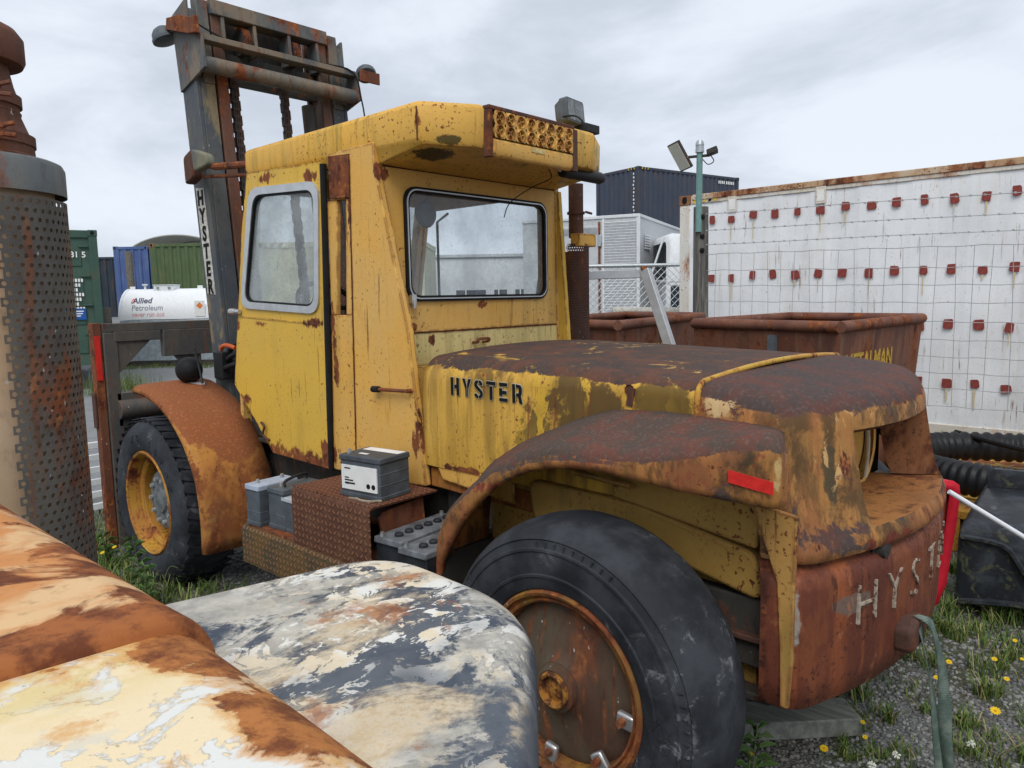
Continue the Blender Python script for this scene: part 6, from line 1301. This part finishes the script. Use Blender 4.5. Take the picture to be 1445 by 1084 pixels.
# timber block under the counterweight
m = MB(); q0 = Vector((2.73, 1.268)); q1 = Vector((3.09, .91)); dd = (q1-q0).normalized(); nn = Vector((dd.y, -dd.x))*-1
boxp(m, q0-dd*.25, dd, nn, 0, .78, 0, .17, 0.006, .085); n = NT('grey_board'); col = n.mix(n.mr(n.noise(1, 6, .65, n.sc((40, 6, 20))), .35, .65), (.16, .165, .145), (.28, .285, .25)); tag(m.build('timber_block', n.done(col, .85, 0, n.bump(n.noise(1, 6, .7, n.sc((60, 8, 30))), .4, .004)), None, base=(2.9, 1.1, 0), bevel=.006), 'grey weathered timber block on the gravel under the counterweight', 'timber')
# tow strap
SPm = NT('green_webbing'); n = SPm; X = n.xyz(n.co()); wv = n.m('SINE', n.mul(X[2], 900)); SPm = n.done(n.mix(n.mr(n.noise(20, 5, .6), .4, .65), (.09, .13, .11), (.17, .21, .18)), .85, 0, n.bump(wv, .3, .002))
sp = smooth_path([(2.775, .63, .72), (2.79, .60, .70), (2.82, .585, .64), (2.86, .57, .52), (2.89, .56, .36), (2.90, .55, .2), (2.91, .53, .08), (2.92, .48, .02), (2.90, .40, .012)], 6); m = MB(); rows = []
for i, p_ in enumerate(sp):
    a = -.9+.9*math.sin(i*.14); d = Vector((math.cos(a), math.sin(a), 0))*.021; rows.append([p_-d, p_+Vector((0, 0, .004)), p_+d])
m.grid(rows)
sp2 = smooth_path([(2.775, .63, .70), (2.80, .615, .60), (2.85, .60, .45), (2.89, .58, .25), (2.90, .56, .05), (2.80, .56, .012), (2.72, .62, .012)], 6); rows = []
for i, p_ in enumerate(sp2): a = -.3+.6*math.sin(i*.2); d = Vector((math.cos(a), math.sin(a), 0))*.02; rows.append([p_-d, p_, p_+d])
m.grid(rows); tag(m.build('tow_strap', SPm, None, base=(2.85, .57, 0), solid=.003, smooth=50), 'faded green webbing strap hanging from the counterweight to the ground', 'strap')
# white slatted panel beyond the front wheel
SLP = thing('slatted_panel', 'white slatted panel standing behind the fork carriage stile', 'panel', (2.1, 6.6, 0))
for i in range(6): m = MB(); m.box(1.86, 2.7, 6.75, 6.78, .12+i*.105, .175+i*.105); m.build('slat', flat('white_slat', (.72, .73, .74), .5, .05) if i == 0 else bpy.data.materials['white_slat'], SLP, bevel=.004)
for x in (1.9, 2.6): m = MB(); m.box(x, x+.05, 6.78, 6.83, 0, .80); m.build('upright', FRAME, SLP)

# ================================================================ ground
def ground_mat():
    n = NT('gravel_ground'); X = n.xyz(n.co())
    vc = n.vor(95, None, 'F1', 1); v1 = n.vor(95, None, 'F1', 0)
    g = n.node('ShaderNodeRGBToBW'); n.put(g.inputs[0], vc)
    col = n.mix(g.outputs[0], (.085, .088, .088), (.24, .24, .235))
    far = n.mr(X[1], 6.0, 9.0); col = n.mix(n.mul(far, .8), col, n.mix(n.noise(.8, 6, .6), (.24, .25, .26), (.32, .33, .34)))
    dirt = n.mr(n.noise(2.2, 7, .65), .45, .62); col = n.mix(n.mul(dirt, n.mr(far, 1.0, 0.0, .15, .75)), col, (.075, .065, .045))
    gr = n.mul(n.mr(n.noise(1.4, 6, .65, n.sc((1, 1, 1), (4, 2, 0))), .48, .62), n.mr(far, 1.0, 0.0, .0, .8)); col = n.mix(gr, col, (.055, .075, .025))
    return n.done(col, .9, 0, n.bump(n.mr(v1, .0, .9, 1.0, 0.0), .7, .012))
GM = ground_mat()
m = MB(); m.add([(-300, -300, 0), (400, -300, 0), (400, 400, 0), (-300, 400, 0)], [(0, 1, 2, 3)]); tag(m.build('ground', GM, None, smooth=0), None, kind='structure')
m = MB(); m.grid([[(x, y, (0 if y < 25 else min(TOPB, (y-25)*.9)) if False else z) for x in (4, 12, 40)] for y, z in ((24.6, -.02), (26.2, TOPB-.01), (70, TOPB-.01))]); tag(m.build('bank', GM, None), None, kind='structure')
m = MB(); m.box(22, 45, 8, 30, -.05, 1.25); tag(m.build('terrace', GM, None, bevel=.3), None, kind='structure')
# loose stones near the camera side (uncountable)
def np_mesh(name, verts, faces, mat, base=None):
    me = bpy.data.meshes.new(name); nv, nf, k = len(verts), len(faces), faces.shape[1]
    me.vertices.add(nv); me.vertices.foreach_set('co', verts.astype(np.float32).ravel()); me.loops.add(nf*k); me.loops.foreach_set('vertex_index', faces.astype(np.int32).ravel())
    me.polygons.add(nf); me.polygons.foreach_set('loop_start', np.arange(0, nf*k, k, dtype=np.int32)); me.polygons.foreach_set('loop_total', np.full(nf, k, dtype=np.int32)); me.update(calc_edges=True); me.validate()
    me.materials.append(mat); o = bpy.data.objects.new(name, me); C.objects.link(o); return o
ph = (1+5**.5)/2
ico = np.array([(-1, ph, 0), (1, ph, 0), (-1, -ph, 0), (1, -ph, 0), (0, -1, ph), (0, 1, ph), (0, -1, -ph), (0, 1, -ph), (ph, 0, -1), (ph, 0, 1), (-ph, 0, -1), (-ph, 0, 1)])/1.9
icf = np.array([(0, 11, 5), (0, 5, 1), (0, 1, 7), (0, 7, 10), (0, 10, 11), (1, 5, 9), (5, 11, 4), (11, 10, 2), (10, 7, 6), (7, 1, 8), (3, 9, 4), (3, 4, 2), (3, 2, 6), (3, 6, 8), (3, 8, 9), (4, 9, 5), (2, 4, 11), (6, 2, 10), (8, 6, 7), (9, 8, 1)])
def stones(n, x0, x1, y0, y1, s0, s1):
    c = np.stack([rng.uniform(x0, x1, n), rng.uniform(y0, y1, n), np.zeros(n)], 1); s = rng.uniform(s0, s1, n)**1.0
    v = ico[None]*(1+rng.uniform(-.22, .22, (n, 12, 3))); v = v*(s[:, None, None]*np.stack([rng.uniform(.7, 1.3, n), rng.uniform(.7, 1.3, n), rng.uniform(.5, .8, n)], 1)[:, None, :])
    a = rng.uniform(0, 6.28, n); ca, sa = np.cos(a)[:, None], np.sin(a)[:, None]; x = v[..., 0]*ca-v[..., 1]*sa; y = v[..., 0]*sa+v[..., 1]*ca
    v = np.stack([x, y, v[..., 2]], -1)+c[:, None, :]+np.array([0, 0, 1])*s[:, None, None]*.15
    f = icf[None]+(np.arange(n)*12)[:, None, None]; return v.reshape(-1, 3), f.reshape(-1, 3)
v1, f1 = stones(13000, 2.2, 5.6, -.3, 1.6, .006, .013); v2, f2 = stones(3500, 1.2, 2.6, 3.9, 6.6, .008, .016)
n = NT('loose_gravel'); r_ = n.node('ShaderNodeNewGeometry').outputs['Random Per Island']; col = n.mix(r_, (.10, .105, .105), (.30, .30, .295)); STM = n.done(n.mix(n.mul(n.mr(n.noise(3, 4, .6), .5, .65), .5), col, (.12, .10, .07)), .85)
tag(np_mesh('gravel', np.concatenate([v1, v2]), np.concatenate([f1, f2+len(v1)]), STM), 'loose grey gravel stones on the ground around the forklift', 'gravel', kind='stuff')
# grass: curved blades in tufts
def grass(spots):
    V_, F_ = [], []; k = 0
    for (x, y, r, cnt, h, sp) in spots:
        for _ in range(cnt):
            a = rng.uniform(0, 6.28); rr = r*math.sqrt(rng.uniform(0, 1)); px, py = x+rr*math.cos(a), y+rr*math.sin(a); hh = h*rng.uniform(.45, 1.15); w = .0022+.0018*rng.random(); d = rng.uniform(0, 6.28); ln = sp*rng.uniform(.2, 1.2)*hh
            dx, dy = math.cos(d), math.sin(d); sx, sy = -dy*w, dx*w
            b = [(px, py, 0), (px+dx*ln*.25, py+dy*ln*.25, hh*.5), (px+dx*ln*.65, py+dy*ln*.65, hh*.85), (px+dx*ln, py+dy*ln, hh*(1.0-.25*sp))]
            V_ += [(b[0][0]-sx, b[0][1]-sy, 0), (b[0][0]+sx, b[0][1]+sy, 0), (b[1][0]-sx*.8, b[1][1]-sy*.8, b[1][2]), (b[1][0]+sx*.8, b[1][1]+sy*.8, b[1][2]), (b[2][0]-sx*.5, b[2][1]-sy*.5, b[2][2]), (b[2][0]+sx*.5, b[2][1]+sy*.5, b[2][2]), b[3], b[3]]
            F_ += [(k, k+1, k+3, k+2), (k+2, k+3, k+5, k+4), (k+4, k+5, k+7, k+6)]; k += 8
    return np.array(V_), np.array(F_)
def grass_mat(name, a, b, c):
    n = NT(name); r = n.node('ShaderNodeNewGeometry').outputs['Random Per Island']; col = n.mix(r, a, b); col = n.mix(n.mr(r, .82, .86), col, c); n.done(col, .6); n.b.inputs['Specular IOR Level'].default_value = .25; return n.mat
GRS = grass_mat('grass_blades', (.06, .115, .02), (.16, .22, .055), (.30, .26, .11))
sp_ = []
def field(n_, x0, x1, y0, y1, rmin, rmax, c0, c1, h0, h1, spread):
    for _ in range(n_): sp_.append((rng.uniform(x0, x1), rng.uniform(y0, y1), rng.uniform(rmin, rmax), int(rng.integers(c0, c1)), rng.uniform(h0, h1), spread))
field(70, 3.3, 5.6, .2, 1.5, .03, .10, 25, 70, .05, .13, .9)
field(35, 2.6, 3.6, .3, 1.1, .02, .07, 18, 45, .04, .10, 1.0)
field(26, 4.2, 5.6, .55, 1.3, .04, .12, 40, 90, .06, .16, .9)
field(28, 1.35, 1.95, 4.6, 6.2, .04, .10, 30, 70, .10, .28, .8)
field(20, 1.45, 2.1, 3.6, 4.7, .03, .08, 20, 50, .08, .22, .9)
field(40, 2.0, 3.0, 5.6, 7.5, .05, .12, 20, 50, .06, .16, .9)
for i in range(46):
    a = rng.uniform(-.5, 3.3); q = tp+tu*a-tv*rng.uniform(.15, .9); sp_.append((q.x, q.y, .25, 40, rng.uniform(.05, .16), .8))
for i in range(14): sp_.append((rng.uniform(5.4, 6.6), rng.uniform(16.4, 17.4), .3, 60, rng.uniform(.2, .6), .7))
for i in range(30): sp_.append((8.7, rng.uniform(-1.5, 3.0), .12, 30, rng.uniform(.15, .4), .7))
gvv, gff = grass(sp_); tag(np_mesh('grass', gvv, gff, GRS), 'short green and straw grass tufts growing through the gravel', 'grass', kind='stuff')
# leafy weeds by the front wheel and behind the rear wheel
LEAF = grass_mat('weed_leaves', (.06, .13, .03), (.12, .20, .06), (.16, .22, .09)); STEMM = flat('weed_stem', (.12, .15, .06), .7)
def weed(label, x, y, h, nl, leaf, seed):
    r = random.Random(seed); t = thing('weed', label, 'weed', (x, y, 0), 'weeds by the wheels'); m = MB(); bx, by = r.uniform(-.1, .1)*h, r.uniform(-.1, .1)*h
    m.tube([(x, y, 0), (x+bx*.4, y+by*.4, h*.5), (x+bx, y+by, h)], [.004, .003, .002], 5); m.build('stem', STEMM, t)
    m = MB()
    for i in range(nl):
        s = .15+.85*i/nl; o = Vector((x+bx*s, y+by*s, h*s)); a = i*2.4+r.uniform(-.4, .4); d = Vector((math.cos(a), math.sin(a), .55)).normalized()*leaf*r.uniform(.7, 1.2)*(1.2-.6*s); sd_ = Vector((-math.sin(a), math.cos(a), 0))*leaf*.09
        m.add([o, o+d*.5+sd_+Vector((0, 0, .01)), o+d-Vector((0, 0, leaf*.25)), o+d*.5-sd_+Vector((0, 0, .01))], [(0, 1, 2), (0, 2, 3)])
    m.build('leaves', LEAF, t, smooth=0); return t
weed('tall leafy weed growing in front of the front wheel rim', 1.74, 4.72, .42, 26, .13, 1)
weed('leafy weed at the foot of the front tyre, near its tread', 1.66, 4.50, .30, 20, .11, 2)
weed('low green weed beside the fork carriage stile', 1.80, 5.5, .26, 18, .12, 3)
weed('trailing green weed behind the bald rear tyre', 2.55, 1.12, .24, 20, .10, 4)
for i, (x, y) in enumerate(((1.62, 4.62), (1.7, 4.36), (1.58, 4.3))):
    m = MB(); hh = .36-.05*i; m.tube(smooth_path([(x, y, 0), (x+.02, y+.01, hh*.6), (x+.05, y-.02, hh), (x+.09, y-.05, hh*.97)], 4), .0022, 4); t = m.build('seed_stalk', STEMM, None, base=(x, y, 0)); tag(t, ('dry seed stalk left of the front tyre tread', 'dry seed stalk under the front fender skirt', 'bent dry stalk nearest the grey foreground fender')[i], 'weed', 'weeds by the wheels')
# yellow daisies
PET = flat('yellow_petals', (.75, .50, .015), .6, .1); PEC = flat('flower_centre', (.55, .30, .01), .7)
def daisy(label, x, y, h, s, cat_name='yellow_flower'):
    t = thing(cat_name, label, 'flower', (x, y, 0), 'yellow flowers on the gravel'); m = MB(); m.tube([(x, y, 0), (x+.006, y, h*.6), (x+.004, y-.006, h)], .0022, 5); m.build('stem', STEMM, t)
    m = MB(); c = Vector((x+.004, y-.006, h)); nn = Vector((-.35, -.15, .9)).normalized(); e1 = nn.cross(Vector((0, 1, 0))).normalized(); e2 = nn.cross(e1)
    for i in range(12):
        a = 2*math.pi*i/12; d = e1*math.cos(a)+e2*math.sin(a); q = e1*-math.sin(a)+e2*math.cos(a); m.add([c+d*s*.2-q*s*.1, c+d*s*.8-q*s*.17+nn*s*.08, c+d*s+nn*s*.05, c+d*s*.8+q*s*.17+nn*s*.08, c+d*s*.2+q*s*.1], [(0, 1, 2, 3, 4)])
    m.build('petals', PET, t, smooth=0); m = MB(); m.lathe([(s*.30, 0), (s*.24, s*.12), (0, s*.18)], 8, c, nn); m.build('flower_head', PEC, t); return t
fl_px = [((1402, 1003), .022, 'largest yellow flower, low at the right edge of the gravel'), ((1337, 934), .015, 'yellow flower right of the strap, highest of the near ones'), ((1319, 956), .013, 'yellow flower just right of the hanging strap'), ((1401, 930), .014, 'yellow flower below the black moulding'), ((1418, 958), .013, 'yellow flower near the right edge, above the largest one'), ((1430, 904), .012, 'small yellow flower at the right edge under the black moulding'),
         ((1160, 1056), .017, 'yellow flower in front of the timber block'), ((1215, 1019), .011, 'yellow flower right of the timber block end'), ((1218, 1040), .011, 'lower yellow flower right of the timber block end'), ((1056, 1064), .012, 'yellow flower against the bald rear tyre'), ((1440, 930), .010, 'tiny yellow flower cut by the right edge')]
for (pp, s, lb) in fl_px:
    h = .07+.05*random.random(); q = onz(pp[0], pp[1], h); daisy(lb, q.x, q.y, h, s)
for i, (pp, lb) in enumerate((((160, 772), 'small yellow flower left of the front tyre, by the carriage stile'), ((143, 780), 'small yellow flower beside the perforated stack foot'))):
    q = onz(pp[0], pp[1], .2); daisy(lb, q.x, q.y, .2, .016)
# white clover heads
WCL = flat('white_clover', (.68, .70, .60), .8, .1)
for (pp, lb) in (((1230, 1080), 'white clover head below the timber block'), ((1370, 1050), 'white clover head in the tuft below the largest yellow flower'), ((1265, 1065), 'white clover head beside the strap foot'), ((215, 828), 'white flower cluster at the foot of the front tyre')):
    z = .10 if pp[0] > 400 else .06; q = onz(pp[0], pp[1], z); t = thing('clover_flower', lb, 'flower', (q.x, q.y, 0), 'white clover flowers'); m = MB(); m.tube([(q.x, q.y, 0), (q.x, q.y, z)], .002, 4); m.build('stem', STEMM, t)
    m = MB()
    for i in range(26):
        d = Vector((random.gauss(0, 1), random.gauss(0, 1), random.gauss(0, 1))).normalized(); m.lathe([(0, .014), (.003, .011), (.002, 0)], 5, q+d*.003, d)
    m.build('flower_head', WCL, t, smooth=0)
